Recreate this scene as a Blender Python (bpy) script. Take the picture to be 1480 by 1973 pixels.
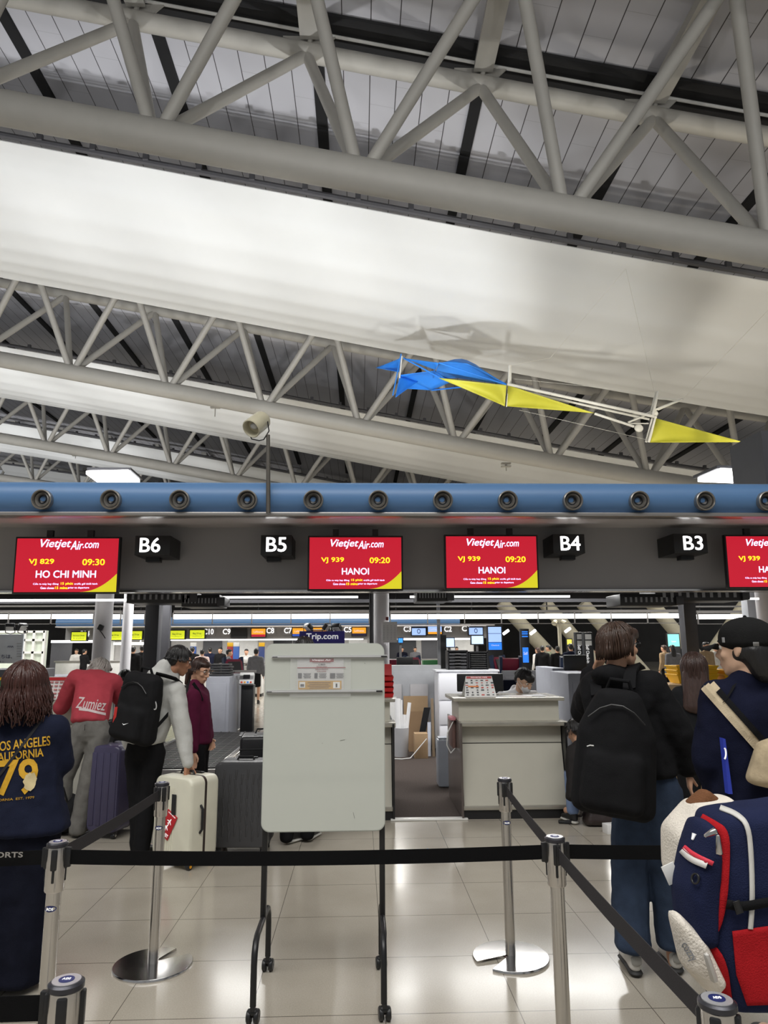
import bpy, bmesh, math, random
from mathutils import Vector as V, Matrix, Euler
from mathutils.bvhtree import BVHTree
from math import sin, cos, pi, radians as R

for o in list(bpy.data.objects): bpy.data.objects.remove(o)
S = bpy.context.scene
COL = S.collection

# ------------------------------------------------------------------ camera, world, lamps, exposure
FPX, CXP, CYP, CAMH = 1368.0, 740.0, 986.5, 1.65
cd = bpy.data.cameras.new('camera'); cam = bpy.data.objects.new('camera', cd); COL.objects.link(cam)
cd.sensor_fit = 'VERTICAL'; cd.sensor_height = 24.0; cd.sensor_width = 18.0
cd.lens = FPX / 1973.0 * 24.0; cd.clip_start = 0.05; cd.clip_end = 400
CM = Matrix.Rotation(-R(1.97), 3, 'Z') @ Matrix.Rotation(pi/2 + R(10.75), 3, 'X') @ Matrix.Rotation(-0.005, 3, 'Z')
cam.matrix_world = Matrix.Translation((0, 0, CAMH)) @ CM.to_4x4()
S.camera = cam
def ray(px, py): return CM @ V(((px-CXP)/FPX, -(py-CYP)/FPX, -1.0))
def at(px, py, Y):
    d = ray(px, py); p = d*(Y/d.y); p.z += CAMH; return p
def gnd(px, py, z=0.0):
    d = ray(px, py); p = d*((z-CAMH)/d.z); p.z = z; return p

S.view_settings.view_transform = 'Standard'; S.view_settings.look = 'None'
S.view_settings.gamma = 1.0; S.view_settings.use_curve_mapping = False
S.view_settings.exposure = EXPO = 0.0
w = bpy.data.worlds.new('world'); S.world = w; w.use_nodes = True
w.node_tree.nodes['Background'].inputs[0].default_value = (0.93, 0.96, 1.0, 1)
w.node_tree.nodes['Background'].inputs[1].default_value = 0.28

def lamp(name, kind, loc, target, power, size=0.3, color=(1, 1, 1), angle=100, blend=0.6, sy=None):
    l = bpy.data.lights.new(name, kind); l.energy = power; l.color = color
    if kind == 'SPOT': l.spot_size = R(angle); l.spot_blend = blend; l.shadow_soft_size = size
    elif kind == 'AREA':
        l.size = size
        if sy: l.shape = 'RECTANGLE'; l.size_y = sy
    else: l.shadow_soft_size = size
    o = bpy.data.objects.new(name, l); COL.objects.link(o); o.location = loc
    o.rotation_euler = (V(target)-V(loc)).to_track_quat('-Z', 'Y').to_euler()
    return o
# uplights standing on top of the check-in islands, washing the fabric ducts
WHT = (1.0, 1.0, 1.0)
for (x, p, c) in ((-17, 1300, WHT), (-13, 1300, WHT), (-9, 1320, WHT), (-5.2, 1150, WHT), (-1.4, 1900, WHT), (2.4, 900, (1, .98, .92)), (6.2, 600, (1, .92, .78)), (10, 420, (1, .88, .70))):
    lamp('island_uplight', 'SPOT', (x, 10.7, 3.3), (x-.3, 17.0, 10.9), p, .10, c, 76, .5)
for k in (1, 2):
    for (x, p) in ((-27, 2300), (-21, 2300), (-15, 2300), (-9, 2200), (-3, 1300), (3, 420), (9, 160)):
        lamp('far_island_uplight', 'SPOT', (x - 5*k, 10.7+14.4*k, 3.4), (x-5*k, 17.0+14.4*k, 10.7), p, .25, WHT if x < 2 else (1, .92, .78), 66, .5)
# uplights of the island behind the camera: they light the duct overhead and the first truss
for x in (-8, -2.5, 3, 8.5):
    lamp('rear_island_uplight', 'SPOT', (x, -3.7, 3.3), (x, 5.5, 11), 950, .12, (1, .985, .96), 84, .5)
# unseen fill lamps added above the queue area to brighten the floor
for (x, y, p) in ((-3.2, -1.0, 380), (1.0, -1.4, 400), (4.6, -.6, 170), (-7, 1.5, 260)):
    lamp('overhead_fill', 'AREA', (x, y, 9.5), (x, y+1.0, 0), p, 4.0, (1, .985, .955))
# tubes above the queue side of the counters and inside the island
for x in (-6, -2, 2, 6):
    lamp('canopy_tube', 'AREA', (x, 10.2, 2.72), (x, 10.0, 0), 105, 3.4, (1, .99, .97), sy=.5)
for x in (-16, -8, 0, 8, 16):  # unseen fill lamps kept behind the fascia to brighten the middle distance
    lamp('concourse_fill', 'AREA', (x, 25, 6.0), (x, 25.2, 0), 720, 3, (1, .97, .92))
for x in (-20, -14, -8, -2, 4):
    lamp('far_canopy_tube', 'AREA', (x, 36.5, 2.5), (x, 36.4, 0), 160, 5, (1, .99, .97), sy=.8)
for x in (10, 20):  # fill lamps added to brighten the far slanting struts
    lamp('strut_fill', 'AREA', (x, 38, 9), (x+1, 44, 2), 320, 3, (1, .95, .84))

# ------------------------------------------------------------------ materials
MATS = {}
def mat(name, col, rough=.5, metal=0.0, emit=0.0, var=.06, scale=8.0, bump=0.0, bscale=60.0, stretch=(1, 1, 1), spec=.5, coat=0.0, ecol=None, alpha=1.0):
    if name in MATS: return MATS[name]
    m = bpy.data.materials.new(name); m.use_nodes = True; MATS[name] = m
    nt = m.node_tree; N = nt.nodes; L = nt.links; b = N['Principled BSDF']
    c = (*col, 1)
    b.inputs['Roughness'].default_value = rough; b.inputs['Metallic'].default_value = metal
    b.inputs['Specular IOR Level'].default_value = spec
    if coat: b.inputs['Coat Weight'].default_value = coat; b.inputs['Coat Roughness'].default_value = .08
    tc = N.new('ShaderNodeTexCoord')
    mp = N.new('ShaderNodeMapping'); mp.inputs['Scale'].default_value = stretch; L.new(tc.outputs['Object'], mp.inputs[0])
    if var:
        n = N.new('ShaderNodeTexNoise'); n.inputs['Scale'].default_value = scale; n.inputs['Detail'].default_value = 4
        L.new(mp.outputs[0], n.inputs['Vector'])
        r = N.new('ShaderNodeMapRange'); r.inputs['To Min'].default_value = 1-var; r.inputs['To Max'].default_value = 1+var
        r.inputs['From Min'].default_value = .25; r.inputs['From Max'].default_value = .75
        L.new(n.outputs[0], r.inputs[0])
        mx = N.new('ShaderNodeVectorMath'); mx.operation = 'SCALE'; mx.inputs[0].default_value = col
        L.new(r.outputs[0], mx.inputs['Scale']); L.new(mx.outputs[0], b.inputs['Base Color'])
    else: b.inputs['Base Color'].default_value = c
    if bump:
        n2 = N.new('ShaderNodeTexNoise'); n2.inputs['Scale'].default_value = bscale; n2.inputs['Detail'].default_value = 3
        L.new(mp.outputs[0], n2.inputs['Vector'])
        bp = N.new('ShaderNodeBump'); bp.inputs['Strength'].default_value = bump; bp.inputs['Distance'].default_value = .01
        L.new(n2.outputs[0], bp.inputs['Height']); L.new(bp.outputs[0], b.inputs['Normal'])
    if emit:
        b.inputs['Emission Color'].default_value = (*(ecol or col), 1); b.inputs['Emission Strength'].default_value = emit
    if alpha < 1: b.inputs['Alpha'].default_value = alpha
    return m
def srgb(r, g, b):
    f = lambda c: (c/255/12.92) if c/255 <= .04045 else ((c/255+.055)/1.055)**2.4
    return (f(r), f(g), f(b))
def fabric(name, col, bump=.25, bs=220, var=.12): return mat(name, col, .9, var=var, scale=14, bump=bump, bscale=bs, spec=.12)
def skinm(name, col): return mat(name, col, .5, var=.05, scale=30, bump=.05, bscale=300, spec=.4)
def hairm(name, col): return mat(name, col, .42, var=.35, scale=60, bump=.35, bscale=120, stretch=(1, 1, .12), spec=.5)

M_STEEL = mat('painted_steel', srgb(176, 174, 168), .5, var=.04, scale=3)
M_DECK = None
M_FAB = mat('duct_membrane', srgb(217, 219, 219), .75, var=.015, scale=1.5)
M_BLACK = mat('black_plastic', (.012, .012, .013), .4)
M_BLACKM = mat('black_metal', (.015, .015, .016), .35, .2)
M_CHROME = mat('brushed_steel', (.62, .60, .57), .2, 1.0, var=.05, scale=40, stretch=(1, 1, .05))
M_WHITEP = mat('white_plastic', (.72, .72, .70), .4)
M_GREY = mat('grey_laminate', srgb(150, 152, 156), .5)
M_DGREY = mat('dark_grey', srgb(70, 70, 74), .5)
M_PAPER = mat('paper', (.82, .82, .80), .7)
M_RED = mat('red_plastic', srgb(190, 26, 30), .4)

# ------------------------------------------------------------------ mesh helpers
def tagset(o, label=None, cat=None, group=None, kind=None):
    if label: o['label'] = label
    if cat: o['category'] = cat
    if group: o['group'] = group
    if kind: o['kind'] = kind
    return o
def thing(name, label, cat, loc=(0, 0, 0), group=None):
    o = bpy.data.objects.new(name, None); COL.objects.link(o); o.location = loc; o.empty_display_size = .1
    return tagset(o, label, cat, group)
def rootloc(p):
    while p.parent: p = p.parent
    return V(p.location)
_ICO = {}
def ico(n):
    if n not in _ICO:
        b = bmesh.new(); bmesh.ops.create_icosphere(b, subdivisions=n, radius=1)
        _ICO[n] = [v.co.copy() for v in b.verts]; b.free()
    return _ICO[n]
def frame_of(d):
    return V(d).normalized().to_track_quat('Z', 'Y').to_matrix()
class MB:
    def __init__(s): s.bm = bmesh.new()
    def _add(s, t, sm=None):
        me = bpy.data.meshes.new('t'); t.to_mesh(me); t.free(); s.bm.from_mesh(me); bpy.data.meshes.remove(me); return s
    def box(s, c, d, rot=None, bev=0.0, seg=2):
        t = bmesh.new(); bmesh.ops.create_cube(t, size=1)
        bmesh.ops.scale(t, vec=d, verts=t.verts)
        if bev: bmesh.ops.bevel(t, geom=t.edges[:], offset=bev, segments=seg, profile=.5, affect='EDGES')
        if rot is not None:
            m = rot if isinstance(rot, Matrix) else Euler(rot).to_matrix()
            bmesh.ops.rotate(t, cent=(0, 0, 0), matrix=m.to_3x3(), verts=t.verts)
        bmesh.ops.translate(t, vec=c, verts=t.verts); return s._add(t)
    def box2(s, a, b, bev=0.0):
        a, b = V(a), V(b); return s.box((a+b)/2, [max(abs(x), 1e-4) for x in (b-a)], bev=bev)
    def cyl(s, p0, p1, r0, r1=None, seg=20, caps=True):
        p0, p1 = V(p0), V(p1); r1 = r0 if r1 is None else r1
        t = bmesh.new(); bmesh.ops.create_cone(t, cap_ends=caps, cap_tris=False, segments=seg, radius1=r0, radius2=max(r1, 1e-5), depth=(p1-p0).length)
        bmesh.ops.rotate(t, cent=(0, 0, 0), matrix=frame_of(p1-p0), verts=t.verts)
        bmesh.ops.translate(t, vec=(p0+p1)/2, verts=t.verts); return s._add(t)
    def ell(s, c, r, rot=None, n=3):
        t = bmesh.new(); bmesh.ops.create_icosphere(t, subdivisions=n, radius=1)
        if not hasattr(r, '__len__'): r = (r, r, r)
        bmesh.ops.scale(t, vec=r, verts=t.verts)
        if rot is not None: bmesh.ops.rotate(t, cent=(0, 0, 0), matrix=rot.to_3x3(), verts=t.verts)
        bmesh.ops.translate(t, vec=c, verts=t.verts); return s._add(t)
    def hull(s, *balls, rot=None, n=2):
        """convex hull of ellipsoids (centre, radius or radii)"""
        t = bmesh.new()
        for b in balls:
            c, r = b[0], b[1]; rt = b[2] if len(b) > 2 else rot
            if not hasattr(r, '__len__'): r = (r, r, r)
            for v in ico(n):
                q = V((v.x*r[0], v.y*r[1], v.z*r[2]))
                if rt is not None: q = rt @ q
                t.verts.new(V(c)+q)
        res = bmesh.ops.convex_hull(t, input=t.verts)
        bmesh.ops.delete(t, geom=[v for v in t.verts if not v.link_faces], context='VERTS')
        return s._add(t)
    def chain(s, pts, n=2):
        for a, b in zip(pts, pts[1:]): s.hull(a, b, n=n)
        return s
    def tube(s, path, r, seg=10, caps=True):
        path = [V(p) for p in path]; n = len(path); t = bmesh.new(); rings = []
        rr = r if hasattr(r, '__len__') else [r]*n
        up = None
        for i, p in enumerate(path):
            d = (path[min(i+1, n-1)]-path[max(i-1, 0)]).normalized()
            if up is None:
                up = d.orthogonal().normalized()
            else:
                up = (up - d*up.dot(d))
                up = up.normalized() if up.length > 1e-6 else d.orthogonal().normalized()
            w2 = d.cross(up)
            rings.append([t.verts.new(p + (up*cos(2*pi*k/seg) + w2*sin(2*pi*k/seg))*rr[i]) for k in range(seg)])
        for a, b in zip(rings, rings[1:]):
            for k in range(seg): t.faces.new((a[k], a[(k+1) % seg], b[(k+1) % seg], b[k]))
        if caps: t.faces.new(rings[0][::-1]); t.faces.new(rings[-1])
        return s._add(t)
    def ribbon(s, path, wvec, thick=.003, off=None):
        """flat strap along path; wvec = full width vector (or list)"""
        path = [V(p) for p in path]; n = len(path); t = bmesh.new(); rings = []
        for i, p in enumerate(path):
            wv = V(wvec[i]) if isinstance(wvec, list) else V(wvec)
            d = (path[min(i+1, n-1)]-path[max(i-1, 0)]).normalized(); nn = d.cross(wv).normalized()*thick/2
            rings.append([t.verts.new(p+wv/2+nn), t.verts.new(p-wv/2+nn), t.verts.new(p-wv/2-nn), t.verts.new(p+wv/2-nn)])
        for a, b in zip(rings, rings[1:]):
            for k in range(4): t.faces.new((a[k], a[(k+1) % 4], b[(k+1) % 4], b[k]))
        t.faces.new(rings[0][::-1]); t.faces.new(rings[-1])
        return s._add(t)
    def poly(s, verts, faces):
        t = bmesh.new(); vs = [t.verts.new(v) for v in verts]
        for f in faces: t.faces.new([vs[i] for i in f])
        return s._add(t)
    def prism(s, pts, vec):
        """closed outline (3d points) extruded by vec"""
        vec = V(vec); n = len(pts); vs = [V(p) for p in pts]
        return s.poly(vs+[p+vec for p in vs], [tuple(range(n))[::-1], tuple(range(n, 2*n))]+[(i, (i+1) % n, n+(i+1) % n, n+i) for i in range(n)])
    def lathe(s, prof, c, axis=(0, 0, 1), seg=28, a0=0, a1=2*pi):
        F = frame_of(axis); t = bmesh.new(); rings = []; full = abs(a1-a0-2*pi) < 1e-4
        m = seg if full else seg+1
        for (r, h) in prof:
            rings.append([t.verts.new(V(c)+F @ V((r*cos(a0+(a1-a0)*k/seg), r*sin(a0+(a1-a0)*k/seg), h))) for k in range(m)])
        for a, b in zip(rings, rings[1:]):
            for k in range(seg):
                j = (k+1) % m
                t.faces.new((a[k], a[j], b[j], b[k]))
        bmesh.ops.remove_doubles(t, verts=t.verts, dist=1e-6)
        return s._add(t)
    def mesh(s, name):
        bmesh.ops.recalc_face_normals(s.bm, faces=s.bm.faces)
        me = bpy.data.meshes.new(name); s.bm.to_mesh(me); s.bm.free(); return me
    def build(s, name, m, parent=None, smooth=True, label=None, cat=None, group=None, kind=None, remesh=0, relax=6, disp=0, dscale=.12):
        me = s.mesh(name)
        if remesh: me = do_remesh(me, remesh, relax, disp, dscale)
        return finish(name, me, m, parent, smooth, label, cat, group, kind)
def do_remesh(me, vox, relax, disp=0, dscale=.12):
    o = bpy.data.objects.new('tmp', me); COL.objects.link(o)
    a = o.modifiers.new('r', 'REMESH'); a.mode = 'VOXEL'; a.voxel_size = vox
    b = o.modifiers.new('s', 'SMOOTH'); b.iterations = relax; b.factor = .5
    if disp:
        tx = bpy.data.textures.new('wrinkle', 'CLOUDS'); tx.noise_scale = dscale; tx.noise_depth = 2
        d = o.modifiers.new('d', 'DISPLACE'); d.texture = tx; d.strength = disp; d.mid_level = .5; d.texture_coords = 'LOCAL'
    dg = bpy.context.evaluated_depsgraph_get(); dg.update()
    m2 = bpy.data.meshes.new_from_object(o.evaluated_get(dg))
    bpy.data.objects.remove(o); return m2
def finish(name, me, m, parent=None, smooth=True, label=None, cat=None, group=None, kind=None):
    if smooth is True:
        for p in me.polygons: p.use_smooth = True
        try: me.set_sharp_from_angle(angle=R(38))
        except Exception: pass
    elif smooth == 'all':
        for p in me.polygons: p.use_smooth = True
    me.materials.clear(); me.materials.append(m)
    o = bpy.data.objects.new(name, me); COL.objects.link(o)
    if parent is not None:
        me.transform(Matrix.Translation(-rootloc(parent))); o.parent = parent
    else:
        vs = [v.co for v in me.vertices]
        c = V(((min(v.x for v in vs)+max(v.x for v in vs))/2, (min(v.y for v in vs)+max(v.y for v in vs))/2, min(v.z for v in vs)))
        me.transform(Matrix.Translation(-c)); o.location = c
    return tagset(o, label, cat, group, kind)
def kids(o): return [c for c in bpy.data.objects if c.parent == o]
def copy_tree(o, parent=None):
    c = o.copy(); COL.objects.link(c)
    if parent is not None: c.parent = parent
    for ch in kids(o): copy_tree(ch, c)
    return c
def struct(mb, name, m, smooth=True): return mb.build(name, m, None, smooth, kind='structure')
FACE = Matrix.Rotation(pi/2, 4, 'X')          # lettering that reads from the -Y side
def text_mesh(s, size=1.0, bold=0.0, shear=0.0, align='CENTER', spacing=1.0, extrude=.0006, width=None, height=None, heavy=0):
    cu = bpy.data.curves.new('t', 'FONT'); cu.body = s; cu.size = size; cu.shear = shear; cu.align_x = align; cu.align_y = 'CENTER'
    cu.offset = bold; cu.space_character = spacing; cu.extrude = extrude; cu.resolution_u = 3
    o = bpy.data.objects.new('t', cu); COL.objects.link(o)
    dg = bpy.context.evaluated_depsgraph_get(); dg.update()
    me = bpy.data.meshes.new_from_object(o.evaluated_get(dg)); bpy.data.objects.remove(o); bpy.data.curves.remove(cu)
    if not me.vertices: return None
    if heavy:
        b = bmesh.new()
        for (dx, dy) in ((-heavy, 0), (heavy, 0), (0, heavy*.6), (0, -heavy*.6)):
            m2 = me.copy(); m2.transform(Matrix.Translation((dx*size, dy*size, 0))); b.from_mesh(m2); bpy.data.meshes.remove(m2)
        b.to_mesh(me); b.free()
    x0 = min(v.co.x for v in me.vertices); x1 = max(v.co.x for v in me.vertices)
    y0 = min(v.co.y for v in me.vertices); y1 = max(v.co.y for v in me.vertices)
    sx = width/(x1-x0) if width else 1; sy = (height/(y1-y0) if height else (sx if width else 1))
    cx = (x0+x1)/2 if align == 'CENTER' else 0
    for v in me.vertices: v.co.x = (v.co.x-cx)*sx; v.co.y = (v.co.y-(y0+y1)/2)*sy
    return me
def text(s, loc, m, parent, rot=None, name='lettering', label=None, **kw):
    me = text_mesh(s, **kw)
    if me is None: return None
    me.transform(Matrix.Translation(loc) @ (rot if rot is not None else FACE))
    return finish(name, me, m, parent, smooth=False, label=label)
def drape(me, target, direction=None, off=.003, cuts=2):
    """press a flat mesh onto a target object's surface, along a direction or along the lines of sight"""
    bm = bmesh.new(); bm.from_mesh(me)
    if cuts: bmesh.ops.triangulate(bm, faces=bm.faces); bmesh.ops.subdivide_edges(bm, edges=bm.edges, cuts=cuts, use_grid_fill=True)
    tm = target.data.copy(); tm.transform(Matrix.Translation(rootloc(target)))
    bv = BVHTree.FromPolygons([v.co for v in tm.vertices], [p.vertices for p in tm.polygons])
    lost = []
    for v in bm.verts:
        dg = V(direction).normalized() if direction is not None else (v.co-V((0, 0, CAMH))).normalized()
        h = bv.ray_cast(v.co - dg*.6, dg)
        if h[0] is not None: v.co = h[0] - dg*off
        else: lost.append(v)
    bmesh.ops.delete(bm, geom=lost, context='VERTS')
    bm.to_mesh(me); bm.free(); bpy.data.meshes.remove(tm); return me
def rrect(w2, h2, r, n=6):
    pts = []
    for (cx, cy, a) in ((w2-r, h2-r, 0), (-w2+r, h2-r, pi/2), (-w2+r, -h2+r, pi), (w2-r, -h2+r, 3*pi/2)):
        for k in range(n+1): pts.append((cx+r*cos(a+pi/2*k/n), cy+r*sin(a+pi/2*k/n)))
    return pts
# ------------------------------------------------------------------ roof: trusses, deck, fabric ducts
ZC = (4.33914237e-07, 4.59990799e-05, 4.29128081e-04, -1.89721879e-01, 9.75151768)
def zc(x):
    x = max(-40, min(30, x)); return (((ZC[0]*x+ZC[1])*x+ZC[2])*x+ZC[3])*x+ZC[4]
def nrm(x):
    d = (zc(x+.05)-zc(x-.05))/.1; return V((-d, 0, 1)).normalized()
def rp(x, y, up=0.0): return V((x, y, zc(x))) + nrm(x)*up
BAY = 14.4; NODE = 3.6; HT = 3.7; HW = 1.6
tr_rows = [(-3.3, -3, 3, 8), (11.1, -4, 4, 16), (25.5, -5, 4, 16), (39.9, -7, 4, 12), (54.3, -9, 3, 8), (68.7, -11, 1, 8)]
places = {11.1: 'nearest one, crossing the top of the picture', 25.5: 'second from the front, behind the hanging kite',
          39.9: 'third from front, left above the blue fascia', 54.3: 'fourth from the front, tiny just above the blue fascia',
          68.7: 'farthest one, barely showing over the blue fascia', -3.3: 'above and behind the queue, hardly in view'}
for (Y, k0, k1, sg) in tr_rows:
    if Y < 0: continue
    xa, xb = k0*NODE-1.8, k1*NODE+3.6
    t = thing('roof_truss', 'grey tubular steel roof truss, '+places[Y], 'truss', (0, Y, zc(0)))
    xs = [xa+(xb-xa)*i/40 for i in range(41)]
    MB().tube([rp(x, Y) for x in xs], .30, 24).build('bottom_chord', M_STEEL, t)
    for sgn in (-1, 1):
        MB().tube([rp(x, Y+sgn*HW, HT) for x in xs], .19, 16).build('top_chord', M_STEEL, t)
    for k in range(k0, k1+1):
        b = rp(k*NODE, Y, .2)
        for sgn in (-1, 1):
            for dx in (-1, 1):
                tp = rp(k*NODE+dx*NODE/2, Y+sgn*HW, HT-.05)
                bb = rp(k*NODE+dx*.13, Y+sgn*.06, .2)
                MB().cyl(bb, tp, .115, seg=12).build('diagonal', M_STEEL, t)
        tx = k*NODE+NODE/2
        a, c = rp(tx, Y-HW, HT+.28), rp(tx, Y+HW-.05, HT+.28)
        mb = MB().poly([a+V((-.2, 0, 0)), a+V((.2, 0, 0)), c+V((.2, 0, 0)), c+V((-.2, 0, 0)), a+V((-.17, 0, .25)), a+V((.17, 0, .25)), c+V((.17, 0, .25)), c+V((-.17, 0, .25))],
                       [(0, 1, 2, 3), (4, 7, 6, 5), (0, 4, 5, 1), (1, 5, 6, 2), (2, 6, 7, 3), (3, 7, 4, 0)])
        mb.cyl(rp(tx, Y+HW, HT+.1), rp(tx, Y+HW, HT+.4), .05, seg=8)
        q = rp(tx, Y+HW, HT+.15)
        mb.poly([q+V((-.55, .1, .35)), q+V((.55, .1, .35)), q+V((.22, .1, 0)), q+V((-.22, .1, 0)), q+V((-.55, .14, .35)), q+V((.55, .14, .35)), q+V((.22, .14, 0)), q+V((-.22, .14, 0))],
                [(0, 3, 2, 1), (4, 5, 6, 7), (0, 1, 5, 4), (1, 2, 6, 5), (2, 3, 7, 6), (3, 0, 4, 7)])
        mb.build('cross_strut', M_STEEL, t)

# deck material: pale sheet panels with dark seams every 0.6 m along the curve
m = bpy.data.materials.new('roof_deck'); m.use_nodes = True; nt = m.node_tree; N = nt.nodes; L = nt.links; b = N['Principled BSDF']
b.inputs['Roughness'].default_value = .6
tc = N.new('ShaderNodeTexCoord'); sp = N.new('ShaderNodeSeparateXYZ'); L.new(tc.outputs['Object'], sp.inputs[0])
def mth(op, a, bb=None):
    n = N.new('ShaderNodeMath'); n.operation = op
    for i, v in enumerate((a, bb)):
        if v is None: continue
        if isinstance(v, (int, float)): n.inputs[i].default_value = v
        else: L.new(v, n.inputs[i])
    return n.outputs[0]
fx = mth('FRACT', mth('DIVIDE', mth('ADD', sp.outputs[0], 100.0), .6)); seam = mth('LESS_THAN', fx, .035)
cell = mth('FLOOR', mth('DIVIDE', mth('ADD', sp.outputs[0], 100.0), .6))
fy = mth('FRACT', mth('DIVIDE', mth('ADD', sp.outputs[1], mth('MULTIPLY', mth('FRACT', mth('MULTIPLY', cell, .37)), 1.8)), 1.8)); seam2 = mth('MULTIPLY', mth('LESS_THAN', fy, .006), .3)
sm = mth('MAXIMUM', seam, seam2)
mx = N.new('ShaderNodeMix'); mx.data_type = 'RGBA'; mx.inputs[6].default_value = (*srgb(196, 196, 202), 1); mx.inputs[7].default_value = (*srgb(70, 68, 70), 1)
L.new(sm, mx.inputs[0]); L.new(mx.outputs[2], b.inputs['Base Color'])
M_DECK = m
DK = HT+.85
def sheet(mb, xs, y0, y1, up0, up1=None, thick=.06, ny=1, fn=None):
    up1 = up0 if up1 is None else up1
    vs = []; fs = []; n = len(xs)
    for lay in (0, thick):
        for j in range(ny+1):
            f = j/ny; y = y0+(y1-y0)*f
            for x in xs: vs.append(rp(x, y, up0+(up1-up0)*f+lay+(fn(f) if fn else 0)))
    K = n*(ny+1)
    for lay in (0, 1):
        for j in range(ny):
            for i in range(n-1):
                a = lay*K+j*n+i; q = (a, a+1, a+n+1, a+n); fs.append(q if lay else q[::-1])
    for j in (0, ny):
        for i in range(n-1): a = j*n+i; fs.append((a, a+1, K+a+1, K+a))
    for i in (0, n-1):
        for j in range(ny): a = j*n+i; fs.append((a, a+n, K+a+n, K+a))
    return mb.poly(vs, fs)
XS = [-40+1.5*i for i in range(46)]
mb = MB(); sheet(mb, XS, -9, 76, DK); ceil = struct(mb, 'ceiling', M_DECK)
# dark drainage recess above each far top chord with its thin white pipe, and the dark slots between panels
mk = mat('recess_black', (.010, .010, .011), .8)
n = 0
for Y in (11.1, 25.5, 39.9, 54.3):
    for s_ in (1,):
        mb = MB(); sheet(mb, XS, Y+s_*HW-.25, Y+s_*HW+.75, DK-.12, thick=.08); n += 1
        struct(mb, 'trim_%d' % n, mk)
        n += 1; struct(MB().tube([rp(x, Y+s_*HW+.15, DK-.2) for x in XS], .035, 8), 'trim_%d' % n, M_WHITEP)
for k in range(-8, 6):
    n += 1; x = k*NODE+NODE/2
    mb = MB()
    for (ya, yb) in ((13.6, 23.2), (28.0, 37.6), (42.4, 52)):
        if abs(x) < 10 or ya > 14:
            mb.poly([rp(x+dx, y, DK-u) for y in (ya, yb) for u in (.0, .1) for dx in (-.13, .13)], [(0, 1, 5, 4), (2, 6, 7, 3), (0, 4, 6, 2), (1, 3, 7, 5), (0, 2, 3, 1), (4, 5, 7, 6)])
    struct(mb, 'trim_%d' % n, mk)
# fabric open ducts, one per bay, with the edge rail
fabl = {11.1: 'wide white membrane air duct nearest overhead, catching the shadow of the kite', 25.5: 'white membrane air duct second from the front, partly behind the second truss',
        39.9: 'narrow white membrane air duct third from the front, at the left above the fascia', 54.3: 'thin white membrane air duct fourth from the front, just over the blue fascia', -3.3: 'white membrane air duct above the queue, over the camera'}
for Y in (-3.3, 11.1, 25.5, 39.9, 54.3):
    t = thing('fabric_duct', fabl[Y], 'air duct', (0, Y+6.5, zc(0)))
    xs = [-30+1.2*i for i in range(46)] if Y > 20 else [-22+1.2*i for i in range(36)]
    prof = lambda f: -.55*sin(pi*f) + (0.035*abs(sin(f*pi*7)))
    mb = MB(); sheet(mb, xs, Y+3.5, Y+9.5, 1.68, 1.05, .02, 48, prof); mb.build('membrane', M_FAB, t)
    mb = MB(); mb.tube([rp(x, Y+3.42, 1.78) for x in xs], .07, 8); mb.tube([rp(x, Y+9.58, 1.15) for x in xs], .06, 8)
    for x in xs[::1]:
        mb.box(rp(x, Y+3.36, 1.85), (.12, .1, .16))
    mb.build('edge_rail', M_DGREY, t)

# ------------------------------------------------------------------ floor
m = bpy.data.materials.new('floor_tiles'); m.use_nodes = True; nt = m.node_tree; N = nt.nodes; L = nt.links; b = N['Principled BSDF']
tc = N.new('ShaderNodeTexCoord'); sp = N.new('ShaderNodeSeparateXYZ'); L.new(tc.outputs['Object'], sp.inputs[0])
FX0, FY0, TILE, TILY = .117, 4.215, .618, .604
gx = mth('FRACT', mth('DIVIDE', mth('ADD', sp.outputs[0], TILE*100-FX0), TILE)); gy = mth('FRACT', mth("DIVIDE", mth("ADD", sp.outputs[1], TILY*100-FY0), TILY))
ln = mth('MAXIMUM', mth('LESS_THAN', gx, .006), mth('LESS_THAN', gy, .009))
ns = N.new('ShaderNodeTexNoise'); ns.inputs['Scale'].default_value = 1.6; ns.inputs['Detail'].default_value = 6; L.new(tc.outputs['Object'], ns.inputs[0])
cr = N.new('ShaderNodeValToRGB'); cr.color_ramp.elements[0].position = .3; cr.color_ramp.elements[1].position = .75
cr.color_ramp.elements[0].color = (*srgb(164, 157, 144), 1); cr.color_ramp.elements[1].color = (*srgb(180, 173, 160), 1); L.new(ns.outputs[0], cr.inputs[0])
n3 = N.new('ShaderNodeTexNoise'); n3.inputs['Scale'].default_value = 140; L.new(tc.outputs['Object'], n3.inputs[0])
m1 = N.new('ShaderNodeMix'); m1.data_type = 'RGBA'; m1.blend_type = 'OVERLAY'; m1.inputs[0].default_value = .18; L.new(cr.outputs[0], m1.inputs[6]); L.new(n3.outputs[0], m1.inputs[7])
m2 = N.new('ShaderNodeMix'); m2.data_type = 'RGBA'; L.new(ln, m2.inputs[0]); L.new(m1.outputs[2], m2.inputs[6]); m2.inputs[7].default_value = (*srgb(92, 86, 78), 1)
L.new(m2.outputs[2], b.inputs['Base Color'])
rr = N.new('ShaderNodeMapRange'); rr.inputs['To Min'].default_value = .10; rr.inputs['To Max'].default_value = .24; L.new(ns.outputs[0], rr.inputs[0]); L.new(rr.outputs[0], b.inputs['Roughness'])
M_FLOOR = m
mb = MB().box2((-45, -8, -.1), (40, 80, 0)); fl = struct(mb, 'floor', M_FLOOR)
fl.data.transform(Matrix.Translation(fl.location)); fl.location = (0, 0, 0)
ceil.data.transform(Matrix.Translation(ceil.location)); ceil.location = (0, 0, 0)
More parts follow.
